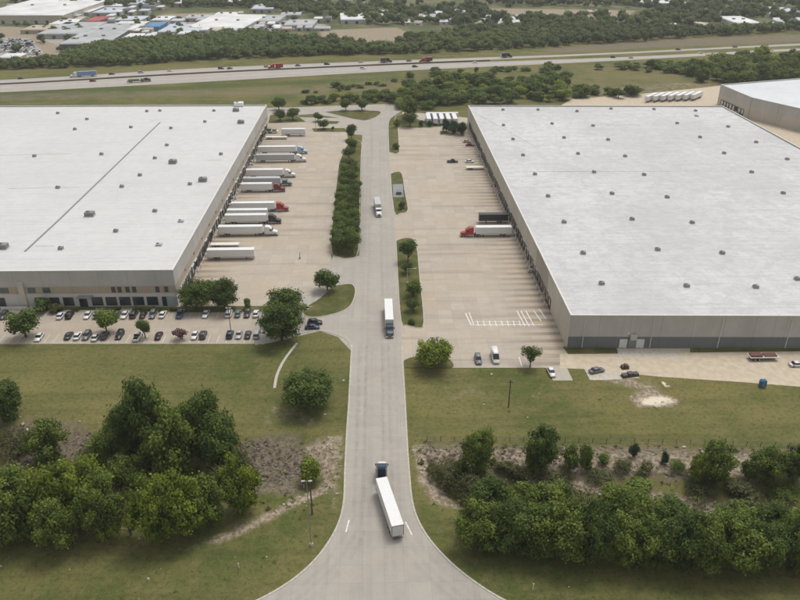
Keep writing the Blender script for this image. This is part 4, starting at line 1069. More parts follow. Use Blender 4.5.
def crown(seed, lobes=26, leaves=7000, leaf=.022, spread=.36, low=.25, gap=.0, core=.6, lobe_r=(.13, .21)):
    """unit crown: width 1, height from `low` to 1; returns centres, sizes, normals, tone, core"""
    rg = np.random.default_rng(seed); L = []
    mid = (low + 1) / 2; hh = (1 - low) / 2
    while len(L) < lobes:
        p = rg.uniform(-1, 1, 3)
        r = np.linalg.norm(p)
        if r > 1 or r < .35: continue
        rad = rg.uniform(*lobe_r)
        L.append((p[0] * spread, p[1] * spread, mid + p[2] * (hh - rad * .75), rad, rg.uniform(0, 1)))
    L.append((0, 0, mid, .24, .4))
    per = np.array([l[3] ** 2 for l in L]); per = (per / per.sum() * leaves).astype(int)
    C = []; N = []; T = []
    cv = []; cf = []; ct = []
    for (x, y, z, r, t), k in zip(L, per):
        d = rg.normal(size=(k, 3)); d /= np.linalg.norm(d, axis=1)[:, None]
        bump = 1 + .16 * np.sin(d[:, 0] * 7 + t * 9) * np.sin(d[:, 1] * 6 + t * 5)
        rr2 = r * rg.uniform(.78, 1.08, (k, 1)) * bump[:, None] + rg.exponential(.019, (k, 1))
        c = np.array([x, y, z]) + d * rr2 * np.array([1, 1, .85])
        C.append(c); N.append(d + np.array([0, 0, .35])); T.append(np.clip(t * .85 + rg.uniform(-.1, .25, k) , 0, 1))
        if core > 0:
            cf.append(IF + len(cv) * 12); cv.append(np.array([x, y, z]) + IV * r * core * np.array([1, 1, .85])); ct.append(np.full(12, t * .6))
    C = np.concatenate(C); N = np.concatenate(N); T = np.concatenate(T)
    S = rg.uniform(.6, 1.3, len(C)) * leaf
    co = (np.concatenate(cv), np.concatenate(cf), np.concatenate(ct)) if core > 0 else None
    return C, S, N, T, co
def trunk_mesh(seed, low, r=.028, multi=1, mm=None, limbs=5):
    rg = random.Random(seed); b = MB()
    for k in range(multi):
        lx, ly = (rg.uniform(-.12, .12), rg.uniform(-.12, .12)) if multi > 1 else (0, 0)
        top = low + .35
        b.tube([(lx * .2, ly * .2, -.03), (lx * .5, ly * .5, low * .5), (lx, ly, low), (lx * 1.5, ly * 1.5, top)], [r * 1.25, r, r * .8, r * .3], 7)
        for i in range(limbs):
            a = rg.uniform(0, 6.28); h0 = low * rg.uniform(.6, 1.05); e = rg.uniform(.16, .34)
            b.tube([(lx * .6, ly * .6, h0), (lx * .6 + math.cos(a) * e * .5, ly * .6 + math.sin(a) * e * .5, h0 + .10), (lx * .6 + math.cos(a) * e, ly * .6 + math.sin(a) * e, h0 + rg.uniform(.16, .35))], [r * .5, r * .35, r * .15], 5)
    return b.mesh('trunk', mm or M['trunk'], True)
TREES = {}
def variant(kind, i):
    key = (kind, i)
    if key in TREES: return TREES[key]
    sd = hash((len(kind) * 31 + sum(map(ord, kind)), i)) % 10000
    P = {'oak': dict(lobes=46, leaves=8500, leaf=.021, spread=.40, low=.10, m='oak', lobe_r=(.07, .15)),
         'bright': dict(lobes=40, leaves=7000, leaf=.023, spread=.40, low=.12, m='bright', lobe_r=(.07, .15)),
         'thicket': dict(lobes=60, leaves=9000, leaf=.021, spread=.42, low=.02, m='mid', lobe_r=(.055, .13)),
         'thicket_bright': dict(lobes=56, leaves=9000, leaf=.022, spread=.42, low=.02, m='bright', lobe_r=(.06, .13)),
         'thicket_dark': dict(lobes=54, leaves=9000, leaf=.021, spread=.41, low=.02, m='oak', lobe_r=(.06, .14)),
         'small': dict(lobes=14, leaves=2600, leaf=.036, spread=.33, low=.25, m='oak', lobe_r=(.15, .22)),
         'small_mid': dict(lobes=12, leaves=2400, leaf=.038, spread=.33, low=.28, m='mid', lobe_r=(.14, .2)),
         'clump': dict(lobes=12, leaves=1500, leaf=.045, spread=.38, low=.0, m='mid', lobe_r=(.14, .22)),
         'evergreen': dict(lobes=14, leaves=3500, leaf=.03, spread=.30, low=.05, m='bluegreen', lobe_r=(.15, .22)),
         'shrub': dict(lobes=12, leaves=1800, leaf=.045, spread=.33, low=.0, m='mid', lobe_r=(.15, .24)),
         'scrub': dict(lobes=16, leaves=2600, leaf=.026, spread=.38, low=.0, m='olive', core=.0, lobe_r=(.10, .2)),
         'sparse': dict(lobes=26, leaves=2000, leaf=.018, spread=.40, low=.12, m='olive', core=0, lobe_r=(.08, .16)),
         'open': dict(lobes=16, leaves=2400, leaf=.026, spread=.38, low=.25, m='oak', core=.35, lobe_r=(.09, .15)),
         'pink': dict(lobes=10, leaves=900, leaf=.045, spread=.38, low=.2, m='pink', core=0, lobe_r=(.1, .16))}[kind]
    mm = P.pop('m'); low = P['low']
    C, S, N, T, co = crown(sd, **P)
    cr = leaf_mesh('crown', C, S, T, M[mm], sd, N, co)
    multi = 3 if kind in ('sparse', 'pink', 'thicket', 'scrub') else 1
    tr = trunk_mesh(sd, max(low, .14), .02 if multi > 1 else .028, multi, M['trunk_pale'] if kind in ('sparse', 'pink', 'small_mid') else M['trunk'], 6 if kind in ('sparse', 'pink', 'open') else 4)
    TREES[key] = (cr, tr, mm); return TREES[key]
NV = {'oak': 4, 'thicket': 5, 'thicket_bright': 4, 'thicket_dark': 3, 'small': 4, 'shrub': 3}
NTREE = [0]
def tree(px, base, w_px, top, kind, label, group=None, mat_=None, loc=None):
    p = loc if loc is not None else gt(px, base)
    NTREE[0] += 1; i = NTREE[0] % NV.get(kind, 2)
    cr, tr, mm = variant(kind, i)
    if mat_ and mat_ != mm:
        k2 = (kind, i, mat_)
        if k2 not in TREES:
            c2 = cr.copy(); c2.materials.clear(); c2.materials.append(M[mat_]); TREES[k2] = (c2, tr, mat_)
        cr = TREES[k2][0]
    w = w_px / zscale((p.x, p.y, 3)); h = max(1.0, height_for((p.x, p.y + w * .12, p.z), top))
    h = min(h, w * 1.7)
    nm = {'shrub': 'shrub', 'scrub': 'shrub', 'clump': 'shrub', 'pink': 'flowering_tree'}.get(kind, 'evergreen_tree' if kind == 'evergreen' else 'tree')  # clump: bushy belt trees that go under the shrub name
    r = empty(nm, p, rnd.uniform(0, 6.28), (w * rnd.uniform(.97, 1.08), w * rnd.uniform(.97, 1.08), h * 1.03))
    link('crown', cr, r); link('trunk', tr, r)
    tag(r, label.replace('low tree', 'low bushy tree').replace('wood tree', 'bushy wood tree').replace('tree in the', 'bushy tree in the') if kind == 'clump' else label, 'shrub' if nm == 'shrub' else 'tree', group); return r
# single trees that one can name
tree(310, 405, 57, 368, 'oak', 'big rounded oak standing alone on the grass left of the road')
tree(282, 340, 47, 303, 'oak', 'large dark oak at the right end of the parking lot, nearer of pair')
tree(287, 318, 46, 288, 'oak', 'large oak on the grass edge, farther of the pair by the parking lot')
tree(327.5, 290.5, 28, 269, 'small', 'small round tree with visible trunk on the curved grass island')
tree(197, 309, 38, 279, 'oak', 'left one of two broad trees at the corner of the left warehouse')
tree(225, 309, 34, 277, 'oak', 'right one of two broad trees at the corner of the left warehouse')
tree(248, 309.5, 11.5, 298, 'evergreen', 'little dark rounded bush right of the two broad corner trees', mat_='oak')
tree(26, 337, 34, 308, 'small', 'dark leafy tree at the left end of the parking lot')
tree(107, 333, 26, 309, 'small_mid', 'pale green tree with thin trunk in the middle of the parking lot')
tree(145.5, 338, 16, 319, 'small', 'small dark tree between bottom row cars of the parking lot')
tree(182, 339, 18, 327, 'pink', 'small pinkish leafless looking tree in the parking lot')
tree(43, 312, 22, 298, 'shrub', 'bushy shrub against the left warehouse front, left of entrance', mat_='oak')
tree(58, 312, 16, 302, 'shrub', 'reddish olive shrub against the left warehouse front, beside green shrub', mat_='olive')
for i, (x, w_) in enumerate(((76, 8), (118, 7), (135, 9), (144, 11), (153, 9), (164, 10), (174, 9))):
    tree(x, 310.8, w_, 306.2, 'shrub', 'low hedge shrub at warehouse front, %s from the left below the windows' % ordw(i + 1), 'hedge shrubs under the office windows', mat_='oak')
tree(432, 367, 43, 337, 'bright', 'bright green broad tree at the corner of right court and road', mat_='bright')
tree(530, 367.5, 23, 344, 'open', 'open branched dark tree by the south edge of right court')
tree(312, 482, 30, 455, 'shrub', 'bright green shrub standing alone in dry brush left of road', mat_='bright')
tree(10, 420, 40, 380, 'thicket_dark', 'dark tree cut by the left edge of the photo above the brush')
# median rows
med = [(351.5, 140, 12.5, 123.5), (352, 152, 14, 138), (349, 160, 16, 146)]
for i, (x, b_, w_, t_) in enumerate(med): tree(x, b_, w_, t_, 'small', 'separate small dark tree, %s from the far end of the left island' % ordw(i + 1))
k = 0
for row, y in enumerate(np.linspace(170, 252, 13)):
    for sdx in (-1, 1):
        k += 1; u = (y - 165) / 88
        x = 350 - u * 4.5 + sdx * (3.3 + u * 3.2) + rnd.uniform(-.6, .6); w_ = 13.5 + u * 6 + rnd.uniform(-1.5, 1.5)
        tree(x, y + (1.2 if sdx > 0 else 0), w_, y - 12 - u * 6 + rnd.uniform(-1.5, 1), 'small', 'dense island tree, %s pair from the far end, %s side' % (ordw(row + 1), 'road' if sdx > 0 else 'court'), 'dense trees on the left island', mat_='mid' if k % 3 == 0 else 'oak')
for x, b_, w_, t_, lab in ((408, 262, 20, 238.5, 'tallest rounded tree at far end of the near right island'), (407, 274, 13, 262, 'small scrubby tree beside the one armed lamp'), (413, 297, 19, 280, 'dark rounded tree in middle of the near right island'), (413.5, 311, 16.5, 298, 'low dark bush near the south tip of the near right island')):
    tree(x, b_, w_, t_, 'small', lab)
for x, b_, w_, t_, lab in ((411, 324, 9, 318, 'small scrub clump at south tip of near right island'), (402.5, 209, 9, 200, 'small dark shrub near the south tip of the middle island'), (395.5, 149, 8, 143, 'small yellowish shrub on the far right island')):
    tree(x, b_, w_, t_, 'shrub', lab, mat_='oak')
tree(408, 121, 21, 98, 'small', 'pale green tree at far end of the road, right side', mat_='mid'); tree(410, 127, 17, 112, 'small', 'dark tree just nearer than the pale one at far end of road')
tree(396.5, 127, 8, 119, 'shrub', 'yellow green bush on grass corner near far end of road', mat_='bright')
for x, b_, w_, t_ in ((279, 110, 15, 97), (280, 121, 13, 110), (293, 120, 15, 108), (318, 121.5, 11.5, 112), (323.5, 129, 12.5, 119), (346, 110.5, 14, 99), (362, 110.5, 15, 99), (333, 131, 3.5, 126)):
    tree(x, b_, w_, t_, 'small', 'dark round tree north of left court, %s' % {279: 'leftmost and rear at the warehouse corner', 280: 'leftmost and nearer at the warehouse corner', 293: 'third beside the warehouse corner', 318: 'middle one on the short strip', 323.5: 'on the strip nearest the court', 346: 'left of twin trees at the triangle island', 362: 'right of twin trees at the triangle island', 333: 'tiny sapling on the strip'}[x])
for i, (x, w_, b_) in enumerate(((446, 11, 132), (453, 13, 134), (461.5, 13, 135), (430, 6, 127), (421, 6, 127))):
    tree(x, b_, w_, b_ - 14 if w_ > 8 else b_ - 7, 'evergreen', 'dark evergreen %s' % ['left of three near the right warehouse far corner', 'middle of three near the right warehouse far corner', 'against the right warehouse far corner', 'small bush before parked trailer row', 'small bush left of the parked trailer row'][i])
# left thicket
LT = [(150, 470, 62, 366, 'thicket_dark', 'tallest dark tree of the left thicket'), (206, 455, 46, 373, 'thicket_dark', 'tall dark tree right of the tallest one in left thicket'), (118, 470, 48, 423, 'thicket', 'rounded green tree left below the tallest tree'),
      (175, 480, 60, 404, 'thicket', 'dense tree below the two tallest crowns of left thicket'), (222, 474, 52, 408, 'thicket_dark', 'dark tree at upper right of left thicket'), (133, 455, 40, 400, 'thicket', 'tree crown at left shoulder of the tallest tree'), (190, 462, 44, 396, 'thicket', 'crown between the two tallest trees'),
      (18, 455, 42, 425, 'scrub', 'grey green scrub at left edge in dry brush'), (50, 462, 44, 418, 'thicket', 'bushy tree left of centre in the dry brush'),
      (-6, 520, 60, 462, 'thicket', 'green tree cut by the left frame edge in front row'), (22, 536, 62, 466, 'thicket', 'first full tree of the left front row'), (52, 528, 56, 463, 'thicket_bright', 'second tree of the left front row'), (84, 520, 62, 452, 'thicket_bright', 'bright tree with high crown, third in left front row'),
      (62, 548, 46, 495, 'thicket', 'lower dark tree before the bright third tree'), (108, 536, 48, 472, 'thicket', 'fourth tree of the left front row'), (131, 535, 34, 470, 'sparse', 'thin see through tree with pale trunks in left front row'),
      (160, 540, 56, 468, 'thicket_bright', 'bright rounded tree right of the thin tree'), (186, 535, 54, 470, 'thicket_bright', 'bright tree second right of the thin tree'), (210, 524, 46, 474, 'thicket', 'green tree third right of the thin tree'), (243, 510, 44, 452, 'thicket_bright', 'bright tree at the right end of the left front row'),
      (216, 492, 30, 462, 'scrub', 'grey scrub behind the right end of left front row'), (130, 490, 40, 452, 'thicket', 'middle tree filling between the tall trees and front row'), (92, 476, 32, 444, 'scrub', 'olive scrub left behind front row'), (240, 478, 26, 448, 'scrub', 'grey green scrub by the dry brush'), (-10, 545, 44, 500, 'thicket_dark', 'dark low tree at left frame edge')]
for x, b_, w_, t_, k_, lab in LT: tree(x, b_, w_, t_, k_, lab)
RT = [(479, 474, 37, 427, 'thicket', 'rounded tree standing apart above the right thicket'), (541, 471, 38, 424, 'thicket_dark', 'dark tree with forked crown above right thicket'), (534, 473, 20, 440, 'thicket_bright', 'bright low tree left beside the forked crown tree'), (569, 468, 22, 444, 'shrub', 'small green bush right of forked crown tree'), (586, 468, 18, 440, 'shrub', 'small pointed bush second right of forked crown tree'),
      (633, 457, 11, 443, 'evergreen', 'tiny dark tree on the fence line'), (664, 464, 10, 451, 'evergreen', 'tiny dark tree below the fence line'), (713, 482, 38, 441, 'thicket', 'round tree near right side above the creek'), (697, 482, 24, 452, 'thicket_bright', 'bright yellow green tree left of the round one above creek'), (764, 482, 40, 445, 'thicket', 'broad tree above the creek near right edge'), (793, 481, 34, 443, 'thicket_dark', 'dark tree above the creek at right frame edge'), (748, 482, 20, 458, 'shrub', 'small bush left of the broad tree above creek'),
      (447, 486, 36, 462, 'scrub', 'low dark scrub at left of right thicket'), (470, 500, 40, 474, 'scrub', 'scrub behind leftmost thicket tree'), (556, 486, 40, 474, 'scrub', 'scrub patch on the bank behind the thicket'), (460, 478, 22, 458, 'shrub', 'small bush beside the roadside rubble')]
for x, b_, w_, t_, k_, lab in RT: tree(x, b_, w_, t_, k_, lab)
for i, (x, b_, w_, t_) in enumerate(((604, 462, 16, 452), (622, 470, 22, 459), (645, 473, 18, 463), (678, 470, 20, 460), (520, 478, 26, 466), (598, 478, 30, 470), (640, 488, 34, 477), (700, 492, 36, 480), (742, 494, 34, 482), (782, 496, 38, 484), (505, 470, 18, 460), (432, 470, 14, 462))):
    tree(x, b_, w_, t_, 'scrub' if i % 2 else 'shrub', 'low scrub bush on right drainage bank, near %s' % (['left of first tiny dark tree', 'gap below first tiny dark tree', 'second tiny dark tree', 'yellow green tree', 'base of the forked tree', 'top of the thicket middle', 'creek middle', 'base of the round tree', 'base of the broad tree', 'right photo edge', 'rounded tree standing apart', 'road edge rubble'][i]), 'scrub bushes on the right drainage bank', mat_='olive' if i % 3 else 'mid')
xs_ = [478, 505, 533, 560, 590, 618, 648, 676, 704, 732, 760, 790, 822]
for i, x in enumerate(xs_):
    u = (x - 478) / 330
    tree(x, 547 + 22 * min(1, u * 1.6), 52 + rnd.uniform(-8, 8), 498 + 24 * u + rnd.uniform(-7, 6), ('thicket', 'thicket_dark', 'thicket')[i % 3], 'front row tree of the right thicket, %s from the left' % ordw(i + 1), 'front trees of the right thicket')
xs_ = [490, 520, 550, 580, 612, 640, 668, 700, 735, 768, 800]
for i, x in enumerate(xs_):
    u = (x - 490) / 310
    tree(x, 522 + 20 * u, 50 + rnd.uniform(-6, 6), 476 + 34 * u + rnd.uniform(-5, 4), ('thicket_dark', 'thicket', 'thicket')[i % 3] if i not in (3, 7) else 'sparse', 'back row tree of the right thicket, %s from the left' % ordw(i + 1), 'back trees of the right thicket', mat_=None)

# belts between the courts and the highway: each tree its own thing
def belt(n, poly, wr, kinds, lab, grp, seed, hfac=(.75, 1.1)):
    rg = random.Random(seed); out = []; tries = 0
    px = [p[0] for p in poly]; py = [p[1] for p in poly]
    P_ = []
    while len(P_) < n and tries < 8000:
        tries += 1; x = rg.uniform(min(px), max(px)); y = rg.uniform(min(py), max(py))
        if not inside(np.array([x]), np.array([y]), poly)[0]: continue
        w = rg.uniform(*wr)
        if any(abs(x - q[0]) / (w * .5) + abs(y - q[1]) / 2.0 < 1 for q in P_): continue
        P_.append((x, y, w))
    P_.sort()
    for i, (x, y, w) in enumerate(P_):
        tree(x, y, w, y - w * rg.uniform(*hfac), rg.choice(kinds), lab % ordw(i + 1), grp, mat_=rg.choice(['oak', 'mid', 'oak', 'mid', 'bright', 'oak', 'oak']))
belt(104, [(390, 100), (410, 90), (470, 82), (500, 80), (528, 84), (560, 90), (640, 93), (640, 97), (560, 101), (462, 107), (400, 110)], (11, 20), ['clump', 'clump', 'clump', 'small'], 'tree in the belt behind the right court, %s from the left', 'tree belt beyond the right court', 5, (.5, .85))
belt(20, [(527, 84), (565, 79), (568, 87), (530, 89)], (11, 17), ['clump'], 'tree in the small dark clump beyond the right court, %s from left', 'small dark clump beyond the right warehouse', 6, (.6, .9))
belt(30, [(300, 103), (395, 95), (395, 102), (300, 105.5)], (7, 13), ['clump', 'small'], 'low tree north of the left court, %s from the left', 'low trees beyond the left court', 7, (.5, .8))
belt(78, [(680, 72), (720, 64), (800, 58), (860, 66), (860, 80), (770, 87), (700, 82)], (13, 22), ['clump', 'clump', 'thicket'], 'wood tree behind the upper right warehouse, %s from the left', 'wood behind the upper right warehouse', 8, (.6, .95))
belt(34, [(618, 66), (700, 66), (700, 75), (640, 72), (618, 70)], (9, 14), ['clump'], 'tree in the thin line before the highway, right half, %s from left', 'thin tree line near the highway', 9, (.45, .7))
belt(18, [(400, 74), (505, 69), (620, 65), (618, 69), (505, 75), (400, 79)], (7, 14), ['clump'], 'scrub tree just below the highway, %s from the left', 'scrub just below the highway', 10, (.4, .7))
belt(12, [(300, 90), (400, 80), (400, 86), (300, 94)], (6, 12), ['clump'], 'scrub bush between highway and road end, %s from the left', 'scrub between highway and road end', 12, (.35, .6))

# far woodland: one mass, nobody could count it
def woodland(name, polys, seed, lab, msk=None):
    """polys: [(pixel polygon, spacing m, tree width m (lo,hi))]"""
    rg = np.random.default_rng(seed)
    CC = []; SS = []; NN = []; TT = []; CV = []; CF = []; CT = []; nb_ = 0
    for poly, sp, (w0, w1), leaves in polys:
        P_ = gp(*poly); X0 = min(p[0] for p in P_); X1 = max(p[0] for p in P_); Y0 = min(p[1] for p in P_); Y1 = max(p[1] for p in P_)
        xs, ys = np.meshgrid(np.arange(X0, X1, sp), np.arange(Y0, Y1, sp))
        xs = (xs + rg.uniform(-.5, .5, xs.shape) * sp).ravel(); ys = (ys + rg.uniform(-.5, .5, ys.shape) * sp).ravel()
        k = inside(xs, ys, P_); xs = xs[k]; ys = ys[k]
        if msk is not None:
            k = msk(xs, ys, rg); xs = xs[k]; ys = ys[k]
        n = len(xs)
        if not n: continue
        w = rg.uniform(w0, w1, n); h = w * rg.uniform(.7, 1.05, n); t = rg.uniform(0, 1, n) * .8
        t = t * .5 + .5 * (.5 + .5 * np.sin(xs * .021 + 1.3 * np.sin(ys * .013)) * np.cos(ys * .017))
        # lobes
        for q in range(5):
            ang = rg.uniform(0, 6.28, n); o = (w * .24) if q else w * 0
            lx = xs + np.cos(ang) * o; ly = ys + np.sin(ang) * o; lz = h * (rg.uniform(.3, .62, n) if q else .62); lr = w * rg.uniform(.2, .32, n)
            m_ = leaves // 5
            d = rg.normal(size=(n, m_, 3)); d[..., 2] = np.abs(d[..., 2]) - .25 ; d /= np.linalg.norm(d, axis=2)[..., None]
            c = np.stack([lx, ly, lz], -1)[:, None, :] + d * (lr[:, None, None] * rg.uniform(.85, 1.1, (n, m_, 1)))
            CC.append(c.reshape(-1, 3)); NN.append((d + np.array([0, 0, .3])).reshape(-1, 3)); SS.append(np.repeat(w * .075, m_) * rg.uniform(.6, 1.4, n * m_))
            TT.append(np.clip(np.repeat(t, m_) + rg.uniform(-.1, .25, n * m_), 0, 1))
            cv = np.stack([lx, ly, lz], -1)[:, None, :] + IV[None] * (lr * .85)[:, None, None]
            CV.append(cv.reshape(-1, 3)); CF.append((IF[None] + (nb_ + np.arange(n) * 12)[:, None, None]).reshape(-1, 3)); nb_ += n * 12; CT.append(np.repeat(t * .7, 12))
    me = leaf_mesh(name, np.concatenate(CC), np.concatenate(SS), np.concatenate(TT), M['wood_far'], seed, np.concatenate(NN), (np.concatenate(CV), np.concatenate(CF), np.concatenate(CT)))
    o = link(name, me); tag(o, lab, 'woodland', kind='stuff'); return o
woodland('woodland', [([(-260, 78), (0, 70), (120, 66), (210, 60), (330, 55.5), (400, 54), (400, 50), (330, 44), (250, 34.5), (200, 40), (150, 43), (100, 47), (60, 60), (20, 66), (-260, 72)], 5.5, (6, 12), 70)], 21, 'dense tree belt along the far side of the highway, left half')
woodland('woodland', [([(400, 54), (440, 53), (520, 49), (600, 44), (690, 38), (800, 31), (1000, 18), (1000, 14), (800, 27.5), (720, 32), (700, 31), (620, 31), (540, 28), (470, 31), (400, 44)], 7.5, (7, 13), 60)], 22, 'dense tree belt along the far side of the highway, right half')
CLEAR = [[(-400, 26), (62, 24), (62, 10), (160, 8), (235, 8), (330, 18), (390, 28), (250, 40), (120, 50), (0, 70), (-400, 80)], [(318, 26), (450, 25), (450, 41), (318, 43)], [(480, 7), (650, 8), (640, 20), (500, 20)], [(155, 10), (240, 9), (240, 24), (155, 24)], [(722, 21), (778, 19), (778, 32), (722, 34)], [(-50, 5), (62, 5), (62, 26), (-50, 26)]]
def thin(x, y, rg):
    keep = np.ones(x.shape, bool)
    for c_ in CLEAR: keep &= ~inside(x, y, gp(*c_))
    f = np.sin(x * .011 + 2 * np.sin(y * .004)) + np.sin(y * .009 + 1.7 * np.sin(x * .006)) + rg.normal(size=x.shape) * .5
    return keep & (f > -.9) & (rg.uniform(size=x.shape) < .9)
def thin2(x, y, rg):
    return rg.uniform(size=x.shape) < .09
woodland('woodland', [([(-500, 30), (0, 26), (400, 26), (620, 31), (800, 24), (1200, 8), (1200, -6), (800, -6), (400, -6), (-500, -6)], 13, (8, 17), 45),
                      ([(-1500, -4), (2300, -4), (2600, -40), (-1800, -40)], 46, (26, 46), 40)], 23, 'patchwork of far trees spread over the plain up to the top', thin)
woodland('woodland', [([(-100, 62), (0, 60), (120, 46), (250, 36), (330, 24), (240, 20), (100, 22), (0, 26), (-100, 30)], 12, (6, 11), 60)], 24, 'scattered trees between the industrial yards at upper left', thin2)

# ------------------------------------------------------------------ far buildings
def far_building(px, py, w_px, dep, h, roof_col, wall_col, label, rz=0.0, kind='industrial_building', gable=False, stripes=0):
    """px,py: ground centre of the near side; width in photo pixels; depth and height in metres"""
    if kind != 'house': dep *= 2.1; h *= .75
    p = g(px, py); w = w_px / zscale(p); r = empty(kind, (p.x, p.y, 0), rz)
    key = ('fb', round(w), dep, h)
    sub(r, 'wall', MB().box(-w / 2, w / 2, 0, dep, 0, h).mesh('wall', M[wall_col]))
    if gable:
        rf = MB().loft([[(-w / 2 - .5, -.5, h + .01), (-w / 2 - .5, dep + .5, h + .01), (-w / 2 - .5, dep / 2, h + dep * .22)], [(w / 2 + .5, -.5, h + .01), (w / 2 + .5, dep + .5, h + .01), (w / 2 + .5, dep / 2, h + dep * .22)]])
    else:
        rf = MB().loft([[(-w / 2 - .3, -.3, h + .01), (w / 2 + .3, -.3, h + .01), (w / 2 + .3, dep + .3, h + .01), (-w / 2 - .3, dep + .3, h + .01)], [(-w / 2 + .6, .6, h + .7), (w / 2 - .6, .6, h + .7), (w / 2 - .6, dep - .6, h + .7), (-w / 2 + .6, dep - .6, h + .7)]])
    me = rf.mesh('roof', M[roof_col])
    import bmesh
    bm = bmesh.new(); bm.from_mesh(me); bmesh.ops.recalc_face_normals(bm, faces=bm.faces); bm.to_mesh(me); bm.free()
    sub(r, 'roof', me)
    nw = max(1, min(8, int(w / 9)))
    for i in range(nw):
        sub(r, 'door' if kind != 'house' else 'window', MB().box(-1.6, 1.6, -.08, -.003, 0 if kind != 'house' else 1, min(h * .7, 3.6) if kind != 'house' else 2.2).mesh('door', M['dark_metal']), (-w / 2 + w * (i + .5) / nw, 0, 0))
    if not gable and w > 18:
        for i in range(2): sub(r, 'roof_vent', MB().box(-1.5, 1.5, -1.2, 1.2, h + .7, h + 2).mesh('roof_vent', M['mid_metal']), (w * (-.22 + .4 * i), dep * .5, 0))
    tag(r, label, 'house' if kind == 'house' else 'building'); return r
M['fr_white'] = simple('far_roof_white', (.56, .56, .55), .6, .15, .05); M['fr_grey'] = simple('far_roof_grey', (.33, .335, .34), .6, .18, .05); M['fr_blue'] = simple('far_roof_blue', (.05, .18, .33), .5, .1)
M['fr_red'] = simple('far_roof_red', (.28, .06, .05), .6, .2, .1); M['fr_tan'] = simple('far_roof_tan', (.36, .31, .24), .8, .15, .1); M['fr_dark'] = simple('far_roof_dark', (.10, .11, .12), .8, .2, .1); M['fr_bluegrey'] = simple('far_roof_bluegrey', (.40, .43, .47), .5, .15, .05)
M['fr_green'] = simple('far_roof_green', (.05, .12, .09), .6, .15)
FB = [(34, 34, 26, 16, 5, 'fr_tan', 'fr_tan', 'low tan roofed building on the dry lot below the long warehouse', 0), (160, 24, 18, 16, 5, 'fr_white', 'fr_grey', 'small white roofed block directly behind the blue shed', 0), (196, 22, 24, 14, 5, 'fr_grey', 'fr_tan', 'grey roofed block under the tan slope', 0), (128, 24, 26, 16, 5, 'fr_bluegrey', 'fr_grey', 'bluish roofed block right of the dark red one', 0), (106, 9.5, 30, 14, 5, 'fr_white', 'fr_grey', 'distant white roofed row near the top edge at left', 0), (225, 18, 22, 12, 4, 'fr_white', 'fr_tan', 'distant white roofed block right of the tan slope', 0), (290, 18, 20, 12, 4, 'fr_grey', 'fr_grey', 'distant grey block above the long low grey shed', 0), (245, 27, 16, 8, 4, 'fr_bluegrey', 'fr_grey', 'small bluish block behind the wide white roof', 0), (322, 31, 16, 7, 3, 'fr_grey', 'fr_grey', 'small grey shed at the left tip of the tan field', 0),
      (20, 24, 88, 85, 12, 'fr_white', 'wall_tan', 'long white roofed warehouse with brown wall at the top left corner', -.02),
      (84, 50, 46, 40, 7, 'fr_grey', 'fr_dark', 'big grey roofed shed with dark open side among the left yards', .05), (60, 39, 44, 40, 6, 'fr_grey', 'fr_grey', 'grey metal roofed factory left of the dark open shed', .02),
      (96, 41, 34, 40, 6, 'fr_grey', 'fr_tan', 'grey roofed factory block behind the dark open shed', 0), (60, 29, 22, 20, 6, 'fr_white', 'fr_tan', 'small white roofed block in front of the long warehouse', 0),
      (92, 26.5, 14, 18, 7, 'fr_red', 'fr_red', 'dark red roofed building among the pale yards', 0), (78, 16.5, 22, 30, 6, 'fr_white', 'fr_grey', 'pale roofed building right of the long warehouse', 0),
      (104, 17, 22, 25, 6, 'fr_bluegrey', 'fr_grey', 'bluish roofed building left of the tan slope', 0), (118, 34, 30, 30, 5, 'fr_white', 'fr_tan', 'white roofed building left of the blue roofed shed', .0),
      (152, 31.5, 15, 16, 6, 'fr_blue', 'fr_blue', 'small bright blue roofed shed at upper left', 0), (130, 42.5, 16, 14, 5, 'fr_white', 'fr_green', 'low building with dark green front above the trees', 0),
      (178, 36, 40, 26, 5, 'fr_bluegrey', 'fr_grey', 'pale bluish roofed building right of the blue shed', .0), (215, 32.5, 58, 50, 6, 'fr_white', 'fr_bluegrey', 'wide white roofed building right of centre in the left yards', -.1),
      (8, 61.5, 20, 9, 4, 'fr_white', 'fr_tan', 'white roofed shed at the left edge among parked vehicles', 0), 
      (265, 25, 26, 24, 5, 'fr_grey', 'fr_grey', 'grey roofed building below the far trees right of wide roof', -.08), (298, 28.5, 30, 22, 4, 'fr_grey', 'fr_grey', 'long low grey shed left of the tan field', -.05),
      (357, 24, 32, 26, 6, 'fr_white', 'fr_bluegrey', 'white roofed building beyond the tan field', .06), (390, 19, 22, 22, 5, 'fr_white', 'fr_grey', 'pale roofed building right beyond the tan field', 0), (262, 13, 22, 26, 6, 'fr_bluegrey', 'fr_grey', 'bluish roofed far building at top left of centre', 0), (232, 6, 26, 26, 6, 'fr_white', 'fr_tan', 'far pale building near the top edge left of centre', 0),
      (180, 7, 22, 24, 6, 'fr_white', 'fr_tan', 'far white building on the ridge of the tan slope', 0), (140, 8, 26, 26, 6, 'fr_bluegrey', 'fr_grey', 'far bluish building at top left', 0),
      (748, 28.5, 25, 26, 7, 'fr_white', 'fr_white', 'bright white roofed hall in the houses at upper right', -.02), (708, 30, 13, 12, 6, 'fr_tan', 'fr_tan', 'tan building left of bright white hall', 0), (790, 16.5, 18, 22, 7, 'fr_bluegrey', 'fr_grey', 'bluish roofed building near the upper right corner', 0), (664, 7, 48, 40, 6, 'fr_white', 'fr_tan', 'long pale building beyond the right woodland', 0), (718, 4, 22, 26, 6, 'fr_tan', 'fr_tan', 'tan building near top edge right side', 0), (600, 14, 22, 8, 3, 'fr_tan', 'fr_tan', 'low tan shed by the far tan field', 0)]
for a_ in FB: far_building(*a_)
rg_ = random.Random(4)
HS = []
t_ = 0
